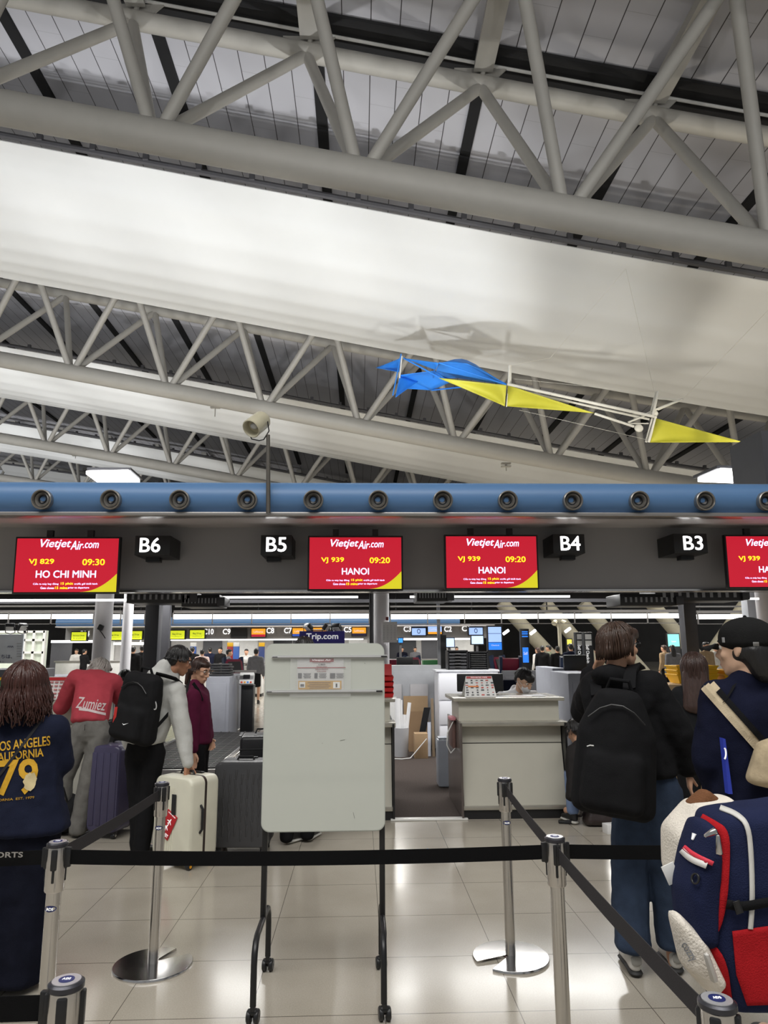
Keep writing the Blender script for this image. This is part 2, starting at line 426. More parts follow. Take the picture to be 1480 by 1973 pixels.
# ------------------------------------------------------------------ island B: canopy, fascia, screens, columns
M_BLUE = mat('blue_fascia_paint', srgb(84, 122, 166), .42, var=.03, scale=2)
M_SOFF = mat('soffit_grey', srgb(196, 192, 192), .45, var=.03)
M_WALL = mat('canopy_wall_grey', srgb(158, 157, 158), .7, var=.04, scale=2)
M_TRIM = mat('satin_trim', srgb(150, 146, 142), .3, .6)
XL, XR = -9.0, 7.5
t = struct(MB().cyl((XL, 6.36, 2.975), (XR, 6.36, 2.975), .15, seg=48), 'trim_20', M_BLUE)
struct(MB().box2((XL, 6.215, 2.795), (XR, 6.36, 2.83), .006), 'trim_21', M_TRIM)
struct(MB().poly([(XL, 6.25, 2.81), (XR, 6.25, 2.81), (XR, 7.5, 2.9), (XL, 7.5, 2.9), (XL, 6.25, 2.83), (XR, 6.25, 2.83), (XR, 7.5, 2.93), (XL, 7.5, 2.93)],
        [(3, 2, 1, 0), (4, 5, 6, 7), (0, 1, 5, 4), (2, 3, 7, 6)]), 'trim_22', M_SOFF)
struct(MB().box2((XL, 7.45, 2.235), (XR, 7.55, 2.9)), 'wall_canopy', M_WALL)
M_DARKC = mat('dark_ceiling', srgb(52, 51, 52), .7)
struct(MB().box2((XL, 7.55, 2.9), (XR, 12.6, 2.98)), 'ceiling_island', M_DARKC)
struct(MB().box2((XL, 12.4, 2.42), (XR, 12.5, 2.9)), 'wall_canopy_rear', M_DARKC)
struct(MB().box2((XL, 7.42, 2.215), (XR, 7.56, 2.235)), 'trim_23', M_CHROME)
struct(MB().cyl((XL, 12.6, 3.0), (XR, 12.6, 3.0), .2, seg=24), 'trim_24', M_BLUE)
# air nozzles in the fascia
M_NOZ = mat('nozzle_aluminium', srgb(150, 146, 140), .32, .75)
ordn = ['leftmost', 'second', 'third', 'fourth', 'fifth', 'sixth', 'seventh', 'eighth', 'ninth', 'tenth', 'eleventh', 'rightmost']
nx = [-2.785, -2.19, -1.59, -.997, -.414, .163, .739, 1.323, 1.911, 2.516, 3.117, 3.692]
def nozzle(x, lab):
    t = thing('air_nozzle', lab, 'air vent', (x, 6.2, 2.93), 'air nozzles along the blue fascia')
    c = V((x, 6.212, 2.935)); ax = V((.0, -1, -.10))
    MB().lathe([(.088, -.01), (.088, .045), (.080, .052), (.074, .045), (.070, .02)], c, ax, 40).build('outer_ring', M_NOZ, t)
    ax2 = V((-.10 if x < 1 else -.22, -1, -.02))
    MB().lathe([(.070, .0), (.068, .024), (.056, .034), (.040, .012), (.034, -.02)], c, ax2, 40).build('inner_cone', mat('nozzle_inner', srgb(128, 125, 120), .4, .6), t)
    MB().lathe([(.036, .014), (.032, .018), (.030, .0), (.001, -.012)], c, ax2, 32).build('bore', M_BLACK, t)
for i, x in enumerate(nx):
    lb = ordn[i] + (' round metal air nozzle set in the blue fascia' if i else ' round metal air nozzle set in the blue fascia, at the left edge')
    if i == 11: lb = 'rightmost round metal air nozzle in the blue fascia, cut by the right edge'
    if i == 3: lb = 'fourth round metal air nozzle in the blue fascia, just left of the lamp pole'
    nozzle(x, lb)
# flight screens
M_SCR = mat('screen_red', srgb(222, 34, 58), .35, emit=.55, ecol=srgb(224, 30, 56), var=0, scale=4)
M_SCRW = mat('screen_white', (.8, .85, 1), .4, emit=.85, ecol=srgb(198, 214, 250), var=0)
M_SCRY = mat('screen_yellow', (.9, .85, .05), .4, emit=.85, ecol=srgb(252, 232, 50), var=0)
M_SCRO = mat('screen_swoosh', (.9, .85, .05), .4, emit=.7, ecol=srgb(226, 214, 30), var=0)
def flight_screen(x0, x1, z0, z1, Y, fl, tm, city, label, yaw=0):
    W, H = x1-x0, z1-z0; cx, cz = (x0+x1)/2, (z0+z1)/2
    t = thing('flight_screen', label, 'screen', (0, 0, 0), 'red flight screens under the canopy')
    mb = MB(); mb.box((0, 0, 0), (W, .05, H), bev=.004); mb.build('housing', M_BLACK, t)
    MB().box((-.2, .03, H/2+.02), (.06, .04, .1)).box((.2, .03, H/2+.02), (.06, .04, .1)).box((0, .17, 0), (.5, .29, .3)).build('bracket', M_BLACKM, t)
    w2, h2 = W-.035, H-.035; f = -.0265
    MB().box((0, f, 0), (w2, .003, h2)).build('display', M_SCR, t)
    pts = [(w2/2, -h2/2)] + [(w2/2, -h2/2+h2*.34)] + [(w2/2 - w2*.36*k/12, -h2/2 + h2*.34*(1-k/12)**2.1) for k in range(1, 13)]
    MB().prism([(x, f-.0025, z) for x, z in pts], (0, .001, 0)).build('swoosh', M_SCRO, t)
    k = W/.98; y = f-.003
    T = lambda s, x, z, h, mt, **kw: text(s, (x, y, z), mt, t, extrude=.0005, **kw)
    T('Vietjet', -.112*k, .195*k, 0, M_SCRW, heavy=.022, shear=.28, width=.29*k, height=.10*k)
    T('Air', .085*k, .188*k, 0, M_SCRW, heavy=.022, shear=.28, width=.12*k, height=.085*k)
    T('.com', .215*k, .186*k, 0, M_SCRW, heavy=.018, shear=.2, width=.15*k, height=.052*k)
    T(fl, -.235*k, .028*k, 0, M_SCRY, heavy=.018, width=.235*k, height=.062*k)
    T(tm, .25*k, .028*k, 0, M_SCRY, heavy=.018, width=.21*k, height=.06*k)
    T(city, 0, -.085*k, 0, M_SCRW, heavy=.026, width=(.56 if len(city) > 6 else .28)*k, height=.07*k)
    T('Cửa ra máy bay đóng', -.18*k, -.178*k, 0, M_SCRW, heavy=.01, width=.235*k, height=.023*k)
    T('15 phút', .015*k, -.176*k, 0, M_SCRY, heavy=.014, width=.115*k, height=.028*k)
    T('trước giờ khởi hành', .19*k, -.178*k, 0, M_SCRW, heavy=.01, width=.215*k, height=.023*k)
    T('Gate closes', -.165*k, -.214*k, 0, M_SCRW, heavy=.01, width=.125*k, height=.021*k)
    T('15 mins', -.035*k, -.213*k, 0, M_SCRY, heavy=.014, width=.115*k, height=.024*k)
    T('prior to departure', .125*k, -.214*k, 0, M_SCRW, heavy=.01, width=.195*k, height=.023*k)
    t.location = (cx, Y, cz); t.rotation_euler = (R(2), 0, R(yaw))
SY = 7.12
def scr(pxl, pxr, pyt, pyb, *a, **k):
    p, q = at(pxl, pyt, SY), at(pxr, pyb, SY); flight_screen(p.x, q.x, q.z, p.z, SY, *a, **k)
scr(34, 228, 1035, 1144, 'VJ 829', '09:30', 'HO CHI MINH', 'red flight screen showing HO CHI MINH at 09:30, leftmost under the canopy')
scr(594, 777, 1033, 1138, 'VJ 939', '09:20', 'HANOI', 'red flight screen showing HANOI, right of the B5 sign and above the rolling whiteboard')
scr(855, 1039, 1031, 1136, 'VJ 939', '09:20', 'HANOI', 'red flight screen showing HANOI, left of the B4 sign')
scr(1392, 1574, 1031, 1134, 'VJ 939', '09:20', 'HANOI', 'red flight screen cut off by the right edge, beside the B3 sign')
# counter signs
M_SIGNW = mat('sign_lit_white', (.9, .9, .9), .4, emit=1.0, ecol=(1, 1, 1), var=0)
def counter_sign(s, px0, px1, py0, py1, tx):
    p, q = at(px0, py0, 7.05), at(px1, py1, 7.05)
    c = V(((p.x+q.x)/2, 7.3, (p.z+q.z)/2))
    t = thing('counter_sign', 'black box sign with lit number %s projecting below the canopy' % s, 'sign', c, 'counter number signs')
    MB().box(c, (q.x-p.x, .5, p.z-q.z), bev=.004).build('housing', M_BLACK, t)
    MB().box(c+V((.05 if tx > 0 else -.05, 0, -(p.z-q.z)/2-.02)), (.14, .1, .04)).build('bracket', M_BLACKM, t)
    tp = at((px0+px1)/2+tx, (py0+py1)/2-1, 7.045)
    text(s, (tp.x, 7.048, tp.z), M_SIGNW, t, heavy=.018, width=.205, height=.148, extrude=.001)
counter_sign('B6', 261, 327, 1032, 1070, -5)
counter_sign('B5', 503, 562, 1031, 1069, 0)
counter_sign('B4', 1065, 1128, 1029, 1066, 3)
counter_sign('B3', 1297, 1365, 1028, 1066, 5)
# columns
M_COL = mat('column_white', srgb(214, 212, 214), .45, var=.02)
M_COLD = mat('column_dark', srgb(62, 62, 66), .45)
def column(px, Y, wpx, round_, mt, label):
    p = at(px, 1200, Y); wd = wpx/FPX*Y*.985
    mb = MB()
    if round_: mb.cyl((p.x, Y, 0), (p.x, Y, 2.9), wd/2, seg=36)
    else: mb.box2((p.x-wd/2, Y-wd/2, 0), (p.x+wd/2, Y+wd/2, 2.9), .01)
    return mb.build('column', mt, label=label, cat='column')
column(199, 9.3, 33, 1, M_COL, 'thick round white column at the left with a black strap clip')
column(246, 10.2, 19, 1, M_COL, 'thin round white column just right of the thick one at the left')
column(296, 9.6, 26, 0, M_COLD, 'wider dark square column behind the man in the grey hoodie')
column(321, 10.6, 14, 0, M_COLD, 'narrow dark square column right of the wider dark one at the left')
column(735, 9.3, 30, 1, M_COL, 'round white column behind the rolling whiteboard with a paper list')
column(716, 9.7, 8, 0, M_BLACKM, 'slim black post touching the left of the central white column')
column(1326, 9.6, 25, 0, M_COLD, 'dark square column at the right above the long-haired woman')
column(1449, 9.7, 24, 0, M_GREY, 'mid grey square column near the right edge')
column(1476, 9.3, 30, 1, M_COL, 'round white column cut by the right edge')
column(845, 14, 6, 0, M_GREY, 'thin grey post rising behind the black drawer units')
# paper list clipped to the central column, red clip
t = thing('paper_notice', 'white printed list hanging on the central white column by a red clip', 'notice', at(752, 1217, 9.15))
MB().box(at(744+7, 1218, 9.18), (.19, .004, .26)).build('sheet', M_PAPER, t)
MB().box(at(746, 1192, 9.17), (.035, .02, .045), bev=.004).build('clip', mat('clip_red', srgb(110, 20, 24), .4), t)
mb = MB()
for i in range(9):
    for j in range(4): mb.box(at(740+j*7, 1206+i*3.2, 9.177), (.022, .002, .004))
mb.build('print', mat('print_pale', srgb(176, 176, 178), .6), t)
# strap clip on the thick left column
t = thing('strap_clip', 'black belt clip with a dangling strap on the thick white column', 'clip', at(194, 1210, 9.12))
MB().box(at(194, 1209, 9.165), (.06, .05, .07), (0, R(25), 0), .008).build('body', M_BLACK, t)
MB().tube([at(192, 1214, 9.12), at(198, 1222, 9.12), at(203, 1230, 9.12)], .006, 6).build('strap', M_BLACKM, t)
# lamps and rails under the canopy
M_TUBE = mat('tube_light', (1, 1, 1), .5, emit=2.6, ecol=(1, .99, .97), var=0)
for (a, b, lab) in ((-60, 184, 'leftmost'), (218, 236, 'short piece'), (258, 282, 'between the columns'), (336, 711, 'long piece left of the central column'), (752, 1313, 'long piece right of the central column'), (1340, 1446, 'right of the dark column')):
    p, q = at(a, 1188, 12.2), at(b, 1188, 12.2); z = p.z
    t = thing('strip_light', 'glowing white linear strip light behind the counters, '+lab, 'light', ((p.x+q.x)/2, 12.2, z), 'linear strip lights across the back of the island')
    MB().box2((p.x, 12.14, z-.045), (q.x, 12.2, z+.035), .01).build('diffuser', M_TUBE, t)
    mb = MB().box2((p.x, 12.14, z+.06), (q.x, 12.3, z+.10)).box2((p.x, 12.1, z-.135), (q.x, 12.13, z-.125)).box2((p.x, 12.2, z+.16), (q.x, 12.26, z+.185))
    n = max(1, int((q.x-p.x)/.6))
    for i in range(n+1): mb.box2((p.x+(q.x-p.x)*i/n-.008, 12.1, z-.135), (p.x+(q.x-p.x)*i/n+.008, 12.13, z+.06))
    mb.build('rail', M_TRIM, t)
    for i in range(max(1, n//2)):
        hx = min(q.x-.02, p.x+.1+i*1.3); MB().cyl((hx, 12.22, z+.1), (hx, 12.22, 2.9), .012, seg=6).build('hanger', M_BLACKM, t)
def bar(px0, px1, py, Y, th, mt, lab):
    p, q = at(px0, py, Y), at(px1, py, Y)
    MB().box2((p.x, Y-th/2, p.z-th/2), (q.x, Y+th/2, p.z+th/2)).build('ceiling_rail', mt, label=lab, cat='rail', group='rails under the canopy')
bar(-40, 1500, 1160, 11.0, .05, M_DGREY, 'dark cable rail spanning the island just under the canopy')
bar(-40, 250, 1157, 9.0, .028, M_TUBE, 'thin glowing line at the left just below the HO CHI MINH screen')
bar(420, 690, 1151, 9.0, .026, M_TUBE, 'thin glowing line left of the central column under the canopy')
bar(790, 1098, 1150, 9.0, .026, M_TUBE, 'thin glowing line right of the central column under the canopy')
bar(1340, 1462, 1154, 9.0, .024, M_TUBE, 'thin glowing line at the right under the canopy near the white column')
bar(-40, 1500, 1142, 7.9, .03, M_TRIM, 'bright metal rail right along the lower edge of the canopy wall')
for (px, py, w_, lab) in ((318, 1153, 120, 'black air register box under the canopy below the B6 sign'), (395, 1160, 70, 'black duct box hanging right of the register at the left'), (1235, 1158, 110, 'black duct box hanging under the canopy below the B4 sign'), (1330, 1149, 170, 'black louvred box under the canopy below the B3 sign'), (830, 1150, 60, 'small black junction box right of the central column')):
    p = at(px, py, 8.8); wd = w_/FPX*8.8
    t = thing('ceiling_box', lab, 'duct', p)
    MB().box(p, (wd, .5, .14), bev=.01).build('casing', M_BLACK, t)
    MB().box(p+V((wd/2+.02, -.1, -.01)), (.09, .35, .1), bev=.006).build('end_cap', M_DGREY, t)
    mb = MB()
    for i in range(10): mb.box(p+V((-wd*.4+wd*.8*i/9, -.252, 0)), (wd*.035, .006, .06))
    mb.build('louvre', M_GREY, t)
# spotlight on its pole, high panel lights, end cabinet
t = thing('spotlight', 'beige cylindrical spotlight on a thin pole in front of the blue fascia', 'lamp', at(517, 986, 6.14))
p0, p1 = at(517, 990, 6.17), at(503, 838, 6.17); p1.x = p0.x-.02
MB().cyl(p0, p1, .02, .017, seg=10).build('pole', mat('pole_grey', srgb(92, 88, 82), .4, .4), t)
M_BEIGE = mat('beige_paint', srgb(186, 180, 156), .4)
c = at(494, 818, 6.17); ax = V((-.35, -.55, -.55)).normalized()
MB().lathe([(.001, -.13), (.07, -.125), (.085, -.10), (.088, .09), (.080, .095), (.072, .085), (.068, .02), (.001, .01)], c, ax, 32).build('lamp_head', M_BEIGE, t)
MB().ell(c+ax*.03, (.04, .04, .03)).build('lens', mat('lens_glass', (.5, .5, .48), .1, spec=.8), t)
MB().tube([c+V((.10, 0, .03)), c+V((.115, 0, -.06)), c+V((.07, 0, -.14)), c+V((.03, 0, -.15)), c+V((-.04, .02, -.13)), c+V((-.09, .02, -.03))], .006, 6).build('yoke', M_BLACKM, t)
M_PANEL = mat('panel_glow', (1, 1, 1), .5, emit=4.0, ecol=(1, 1, 1), var=0)
for (px, py, w_, Y, lab) in ((219, 919, 80, 15, 'glowing rectangular high panel light at the left over the blue fascia'), (1405, 917, 84, 11.5, 'glowing rectangular high panel light at the right over the blue fascia')):
    p = at(px, py, Y); wd = w_/FPX*Y
    t = thing('panel_light', lab, 'light', p, 'high panel lights above the fascia')
    MB().box(p, (wd, .8, .08), (R(-2 if px < 700 else 2), R(-2 if px < 700 else 2), 0), .01).build('lamp_panel', M_PANEL, t)
    MB().box(p+V((0, .1, .09)), (wd*1.04, .84, .05), (R(-2 if px < 700 else 2), 0, 0)).build('reflector', M_DGREY, t)
    MB().cyl(p+V((wd*.4, .4, 0)), (p.x+wd*.4, Y+.4, 2.985 if Y < 12 else .0), .03, seg=8).build('post', M_DGREY, t)
p = at(1460, 930, 9.0)
MB().box2((p.x, 8.8, 2.985), (p.x+1.2, 9.6, at(1460, 838, 9.0).z)).build('control_cabinet', M_DGREY, label='dark grey cabinet standing on the canopy roof at the right edge', cat='cabinet')
# ------------------------------------------------------------------ island C and everything behind it
CY_ = 34.0
def cpx(px, py, Y=CY_): return at(px, py, Y)
z1 = cpx(500, 1208).z; z0 = cpx(500, 1231).z
xl, xr = cpx(128, 1200).x, cpx(944, 1200).x
struct(MB().box2((xl, 34, z0), (xr, 34.3, z1)), 'wall_canopy_far', M_WALL)
struct(MB().cyl((xl, 33.0, z1+.22), (xr-1.6, 33.0, z1+.22), .2, seg=24), 'trim_25', M_BLUE)
struct(MB().box2((xl, 32.8, z1-.02), (xr, 34, z1+.03)), 'trim_26', M_SOFF)
struct(MB().box2((xl, 34.3, z1), (xr, 40, z1+.1)), 'ceiling_far_island', M_DARKC)
for j, (a, b, py) in enumerate(((100, 184, 1236), (330, 700, 1232), (752, 905, 1231), (220, 320, 1240))):
    p, q = cpx(a, py, 34.6), cpx(b, py, 34.6)
    MB().box2((p.x, 34.5, p.z-.06), (q.x, 34.7, p.z+.05)).box(((p.x+q.x)/2, 34.65, (p.z+z1)/2), (.04, .04, z1-p.z)).build('strip_light', M_TUBE, label='far glowing strip light under island C, '+['left end', 'longest, between the dark columns and centre', 'right of the central column', 'between the left columns'][j], cat='light', group='strip lights under the far island')
struct(MB().box2((xl, 39, 0), (xr, 39.2, z1)), 'wall_far_office', mat('office_wall', srgb(176, 174, 172), .7))
struct(MB().box2((-45, 74, 0), (40, 74.4, 17)), 'wall_back', mat('back_wall', srgb(58, 56, 54), .8, var=.3, scale=.4))
# far counter signs, lit
for (s, px, py) in (('C14', 163, 1221), ('C10', 402, 1217), ('C9', 437, 1217), ('C8', 521, 1215), ('C7', 555, 1215), ('C6', 637, 1214), ('C5', 670, 1213), ('C3', 785, 1212), ('C2', 863, 1212), ('C1', 897, 1211)):
    p = cpx(px, py, 33.97)
    t = thing('counter_sign', 'tiny lit number sign %s on the far check-in island' % s, 'sign', p)
    MB().box(p, (.5 if len(s) < 3 else .62, .06, .4), bev=.01).build('housing', M_WALL, t)
    text(s, p-V((0, .035, 0)), M_SIGNW, t, bold=.02, width=.36 if len(s) < 3 else .48, height=.26)
M_LY = mat('screen_lime', srgb(215, 225, 40), .4, emit=.75, ecol=srgb(214, 226, 40), var=0)
M_LO = mat('screen_orange', srgb(240, 160, 40), .4, emit=.8, ecol=srgb(240, 165, 45), var=0)
M_LB = mat('screen_pale_blue', srgb(170, 200, 250), .4, emit=.85, ecol=srgb(165, 196, 250), var=0)
M_LBD = mat('screen_blue', srgb(40, 120, 230), .4, emit=.9, ecol=srgb(46, 128, 235), var=0)
M_INK = mat('screen_ink', srgb(60, 70, 60), .5)
M_NAVY = mat('navy_panel', srgb(40, 38, 96), .4)
def far_screen(px, py, w_, h_, mt, label, lines=(), band=None, Y=33.8, group='small screens of the far island', mtx=None, off=False):
    p = cpx(px, py, Y); wd, hh = w_/FPX*Y, h_/FPX*Y
    t = thing('screen', label, 'screen', p, group)
    MB().box(p+V((0, .105, 0)), (wd+.08, .19, hh+.08)).build('housing', M_BLACK, t)
    if Y < 33: MB().box2((p.x-.05, Y+.1, 0), (p.x+.05, Y+.18, p.z)).build('stand', M_DGREY, t)
    if off: return
    MB().box(p, (wd, .02, hh)).build('display', mt, t)
    if band: MB().box(p+V((0, -.005, -hh*.36)), (wd, .02, hh*.28)).build('banner', band, t)
    for (s, dz, wf, hf) in lines: text(s, p+V((0, -.014, dz*hh)), mtx or M_INK, t, bold=.01, width=wd*wf, height=hh*hf)
bag = [('Bag Drop', .08, .6, .28), ('バッグドロップ', -.25, .7, .16)]
far_screen(152, 1226, 27, 15, M_LY, 'lime screen reading Service Desk at the far left', [('Service Desk', .1, .8, .2), ('サービスデスク', -.25, .75, .2)])
far_screen(221, 1225, 26, 15, M_LY, 'lime bag drop screen seen between the two white columns', bag)
far_screen(260, 1224, 26, 15, M_LY, 'lime bag drop screen just right of the thin white column', bag)
far_screen(341, 1223, 28, 15, M_LY, 'lime bag drop screen right of the dark columns, left of a pair', bag)
far_screen(380, 1222, 27, 15, M_LY, 'lime bag drop screen left of sign C10, right of a pair', bag)
far_screen(460, 1220, 27, 15, M_BLACK, 'switched off black screen beside sign C9', off=True)
lu = [('Lufthansa', .12, .7, .25)]
WLT = mat('lettering_white', (.85, .85, .85), .5, emit=.4, ecol=(1, 1, 1), var=0)
far_screen(498, 1219, 26, 15, M_LO, 'orange airline screen with red lower band left of sign C8', lu, mat('banner_red', srgb(200, 30, 60), .4, emit=.5), mtx=WLT)
far_screen(577, 1218, 26, 15, M_LO, 'orange airline screen with blue lower band right of sign C7', lu, mat('banner_blue', srgb(50, 90, 200), .4, emit=.5), mtx=WLT)
far_screen(616, 1216, 26, 12, M_LO, 'orange airline screen half hidden by the navy sign', mtx=WLT)
far_screen(692, 1217, 26, 15, M_LO, 'orange airline screen with navy lower band right of sign C5', lu, M_NAVY, mtx=WLT)
far_screen(807, 1217, 26, 13, M_LB, 'pale blue screen with a round picture left of the thin grey post', [('O', .05, .25, .7)])
far_screen(838, 1214, 26, 15, M_LB, 'pale blue and orange airline screen right at the thin grey post', lu, M_LO, mtx=WLT)
far_screen(917, 1216, 26, 13, M_LB, 'pale blue screen with a round picture right of sign C1', [('O', .05, .25, .7)])
far_screen(866, 1238, 18, 16, M_LB, 'plain pale blue monitor behind the thin grey post', Y=31)
far_screen(920, 1233, 22, 15, M_LB, 'plain pale blue monitor under the screen at C1', Y=31)
far_screen(772, 1234, 8, 8, M_LBD, 'tiny blue monitor under sign C3', Y=31)
# vertical information displays
def totem(px, py0, py1, w_, Y, label, mts, txt=None, body=M_BLACK, cat='display', toz=0.0):
    a, b = at(px, py0, Y), at(px, py1, Y); wd = w_/FPX*Y; x = a.x
    t = thing('information_totem', label, cat, (x, Y, 0))
    MB().box2((x-wd/2-.04, Y, toz), (x+wd/2+.04, Y+.14, a.z+.05), .01).build('housing', body, t)
    n = len(mts)
    for i, (f0, f1, mt) in enumerate(mts):
        MB().box2((x-wd/2, Y-.012, a.z+(b.z-a.z)*f1), (x+wd/2, Y, a.z+(b.z-a.z)*f0)).build('display', mt, t)
    if txt:
        for (s, f, wf, hf) in txt: text(s, (x, Y-.015, a.z+(b.z-a.z)*f), WLT, t, bold=.01, width=wd*wf, height=(a.z-b.z)*hf)
totem(953, 1208, 1252, 25, 22, 'tall blue information display on a stand beside sign C1', [(0, .28, M_LB), (.3, .66, M_LB), (.68, 1, M_LBD)], [('Check-in', .8, .6, .06)])
totem(1011, 1215, 1240, 11, 19, 'slim black totem with cyan lines over a blue Self panel', [(.05, .14, M_LBD), (.2, .3, M_LBD), (.4, .5, M_LBD), (1.3, 2.45, M_LBD)], [('Self', 1.75, .7, .22)])
totem(1133, 1222, 1300, 12, 17, 'black self check-in banner right of the red-topped machine, left one of two', [(0, .13, M_WHITEP), (.16, .28, M_WHITEP)], None)
totem(1117, 1222, 1300, 11, 17.4, 'black self check-in banner nearer the masked clerk, left of its twin', [(0, .13, M_WHITEP), (.16, .28, M_WHITEP)], None)
for px in (1117, 1133):
    p = at(px, 1260, 16.96 if px > 1125 else 17.36)
    me = text_mesh('Self Check-in', bold=.02, width=.42, height=.075)
    me.transform(Matrix.Translation(p) @ FACE @ Matrix.Rotation(-pi/2, 4, 'Z'))
    tt = [o for o in bpy.data.objects if o.name.startswith('information_totem') and abs(o.location.x-at(px, 1222, o.location.y).x) < .02 and abs(o.location.y-17) < .5][0]
    finish('lettering', me, WLT, tt, False)
totem(852, 1228, 1290, 9, 15, 'tall black glass totem hidden behind the thin grey post', [], None)
totem(1297, 1222, 1248, 22, 30, 'teal lit shop sign left of the dark column at the right', [(0, .9, mat('teal_glow', srgb(120, 200, 190), .4, emit=.7))], [('System', .55, .4, .14)], toz=0)
totem(1172+30, 1222, 1232, 10, 40, 'tiny magenta sign far beyond the man with glasses', [(0, 1, mat('magenta_glow', srgb(200, 40, 90), .4, emit=.7))], None)
totem(1097, 1232, 1242, 9, 40, 'tiny yellow poster lit far beyond the totems', [(0, 1, mat('yellow_glow', srgb(230, 220, 90), .4, emit=.8))], None)
# slanting tube struts of the far end wall
M_STRUT = mat('strut_beige', srgb(196, 190, 170), .5)
for i, (x0, y0, x1, y1, lab) in enumerate(((965, 1190, 1060, 1262, 'leftmost'), (1050, 1192, 1135, 1262, 'second'), (1122, 1192, 1210, 1262, 'third, behind the man with glasses'), (1255, 1192, 1330, 1250, 'fourth, by the dark column'), (1440, 1190, 1370, 1262, 'leaning the other way'))):
    a, b = at(x0, y0-30, 44), at(x1, y1, 44)
    b = a.lerp(b, a.z/(a.z-b.z)+.02)
    MB().cyl(a, b, .42, seg=20).build('slanting_strut', M_STRUT, label='beige slanting tube strut at the far right, '+lab, cat='strut', group='slanting struts of the far end')
for i, (px, py) in enumerate(((975, 1218), (1027, 1218), (1094, 1214), (1160, 1220))):
    p = at(px, py, 40); MB().box(p, (.42, .1, .16), (0, R(-35), 0), .04).build('wall_lamp', M_PANEL, label='small slanted glowing lamp among the far struts, '+['leftmost', 'second', 'third', 'rightmost'][i], cat='lamp', group='lamps among the far struts')
p = at(1077, 1198, 24)
t = thing("lamp_post", "thin beige lamp post with two heads among the far struts", "lamp", (p.x, 24, 0))
p = at(1077, 1198, 24); MB().cyl((p.x, 24, 0), (p.x, 24, p.z), .06, seg=10).build('pole', M_STRUT, t)
for s in (-1, 1): MB().cyl((p.x+s*.1, 24, p.z+.02), (p.x+s*.2, 23.9, p.z-.06), .06, .09, seg=12).build('lamp_head', M_BEIGE, t)

for i, (px, w_) in enumerate(((120, 1.1), (205, .9), (306, 1.3), (410, 1.0), (468, 1.6), (545, 1.0), (590, 1.4), (690, 1.0), (775, 1.5), (830, 1.0), (890, 1.2))):
    p = at(px, 1240, 38.98); struct(MB().box2((p.x-w_/2, 38.93, 0), (p.x+w_/2, 39.0, 2.05), .01), 'door_%d' % (i+1), [M_DGREY, M_WHITEP, mat('door_dark', srgb(38, 38, 42), .5)][i % 3])
# ------------------------------------------------------------------ counters, carpet, conveyors
m = mat('carpet_brown', srgb(78, 70, 66), .95, var=.35, scale=90, bump=.5, bscale=300, spec=.1)
struct(MB().box2((XL, 7.34, 0), (XR, 12.9, .012)), 'floor_carpet', m)
struct(MB().box2((.3, 7.26, 0), (1.05, 7.35, .016), .004), 'trim_40', mat('threshold', (.75, .74, .70), .3))
M_CTR = mat('counter_laminate', srgb(190, 187, 174), .42, var=.02, spec=.5)
M_CTRT = mat('counter_trim', srgb(176, 172, 160), .25, .45)
M_CHEEK = mat('counter_side', srgb(92, 84, 80), .22, var=.1, scale=3)
def counter(x0, x1, label, cut=0.0):
    t = thing('checkin_counter', label, 'counter', ((x0+x1)/2, 7.7, 0), 'check-in counters')
    MB().box2((x0-.06, 7.34, 1.105), (x1+.03, 8.05, 1.14), .006).build('worktop', M_CTRT, t)
    MB().box2((x0+.0, 7.40, .91), (x1-.02, 7.95, 1.105)).build('upper_panel', M_CTR, t)
    MB().box2((x0+.0, 7.28, .868), (x1+.03, 7.6, .912), .004).build('ledge', M_CTRT, t)
    prof = [(7.40, .868), (7.40, .70), (7.295, .12), (7.8, .12), (7.8, .868)]
    MB().prism([(x0+.02, y, z) for y, z in prof], (x1-x0-.03, 0, 0)).build('front_panel', M_CTR, t, False)
    MB().prism([(x0+.02, 7.400-.003, .70), (x0+.02, 7.392, .697), (x0+.02, 7.396, .693)], (x1-x0-.03, 0, 0)).build('panel_seam', M_BLACK, t)
    MB().box2((x0+.01, 7.28, .085), (x1+.0, 7.5, .125), .004).build('lower_trim', M_CTRT, t)
    MB().box2((x0+.0, 7.30, 0), (x1+.01, 7.7, .085)).build('kick_plate', M_BLACK, t)
    for x in (x0-.0, x1+.005):
        MB().box2((x-.008, 7.268, .02), (x+.012, 8.3, .90)).build('side_panel', M_CHEEK if x < x0+.1 else M_BLACK, t)
    MB().box2((x0+.03, 8.0, .02), (x1-.03, 8.04, 1.1)).build('back_panel', M_GREY, t)
    return t
counter(1.0, 2.04, 'pale grey check-in counter with the masked clerk leaning behind it')
counter(-.70, .325, 'pale check-in counter mostly hidden behind the rolling whiteboard')
counter(-3.75, -2.62, 'pale check-in counter at the left under the man in the red sweatshirt')
counter(3.95, 4.9, 'pale check-in counter at the right behind the long-haired woman')
M_RUB = mat('roller_rubber', srgb(34, 33, 34), .55)
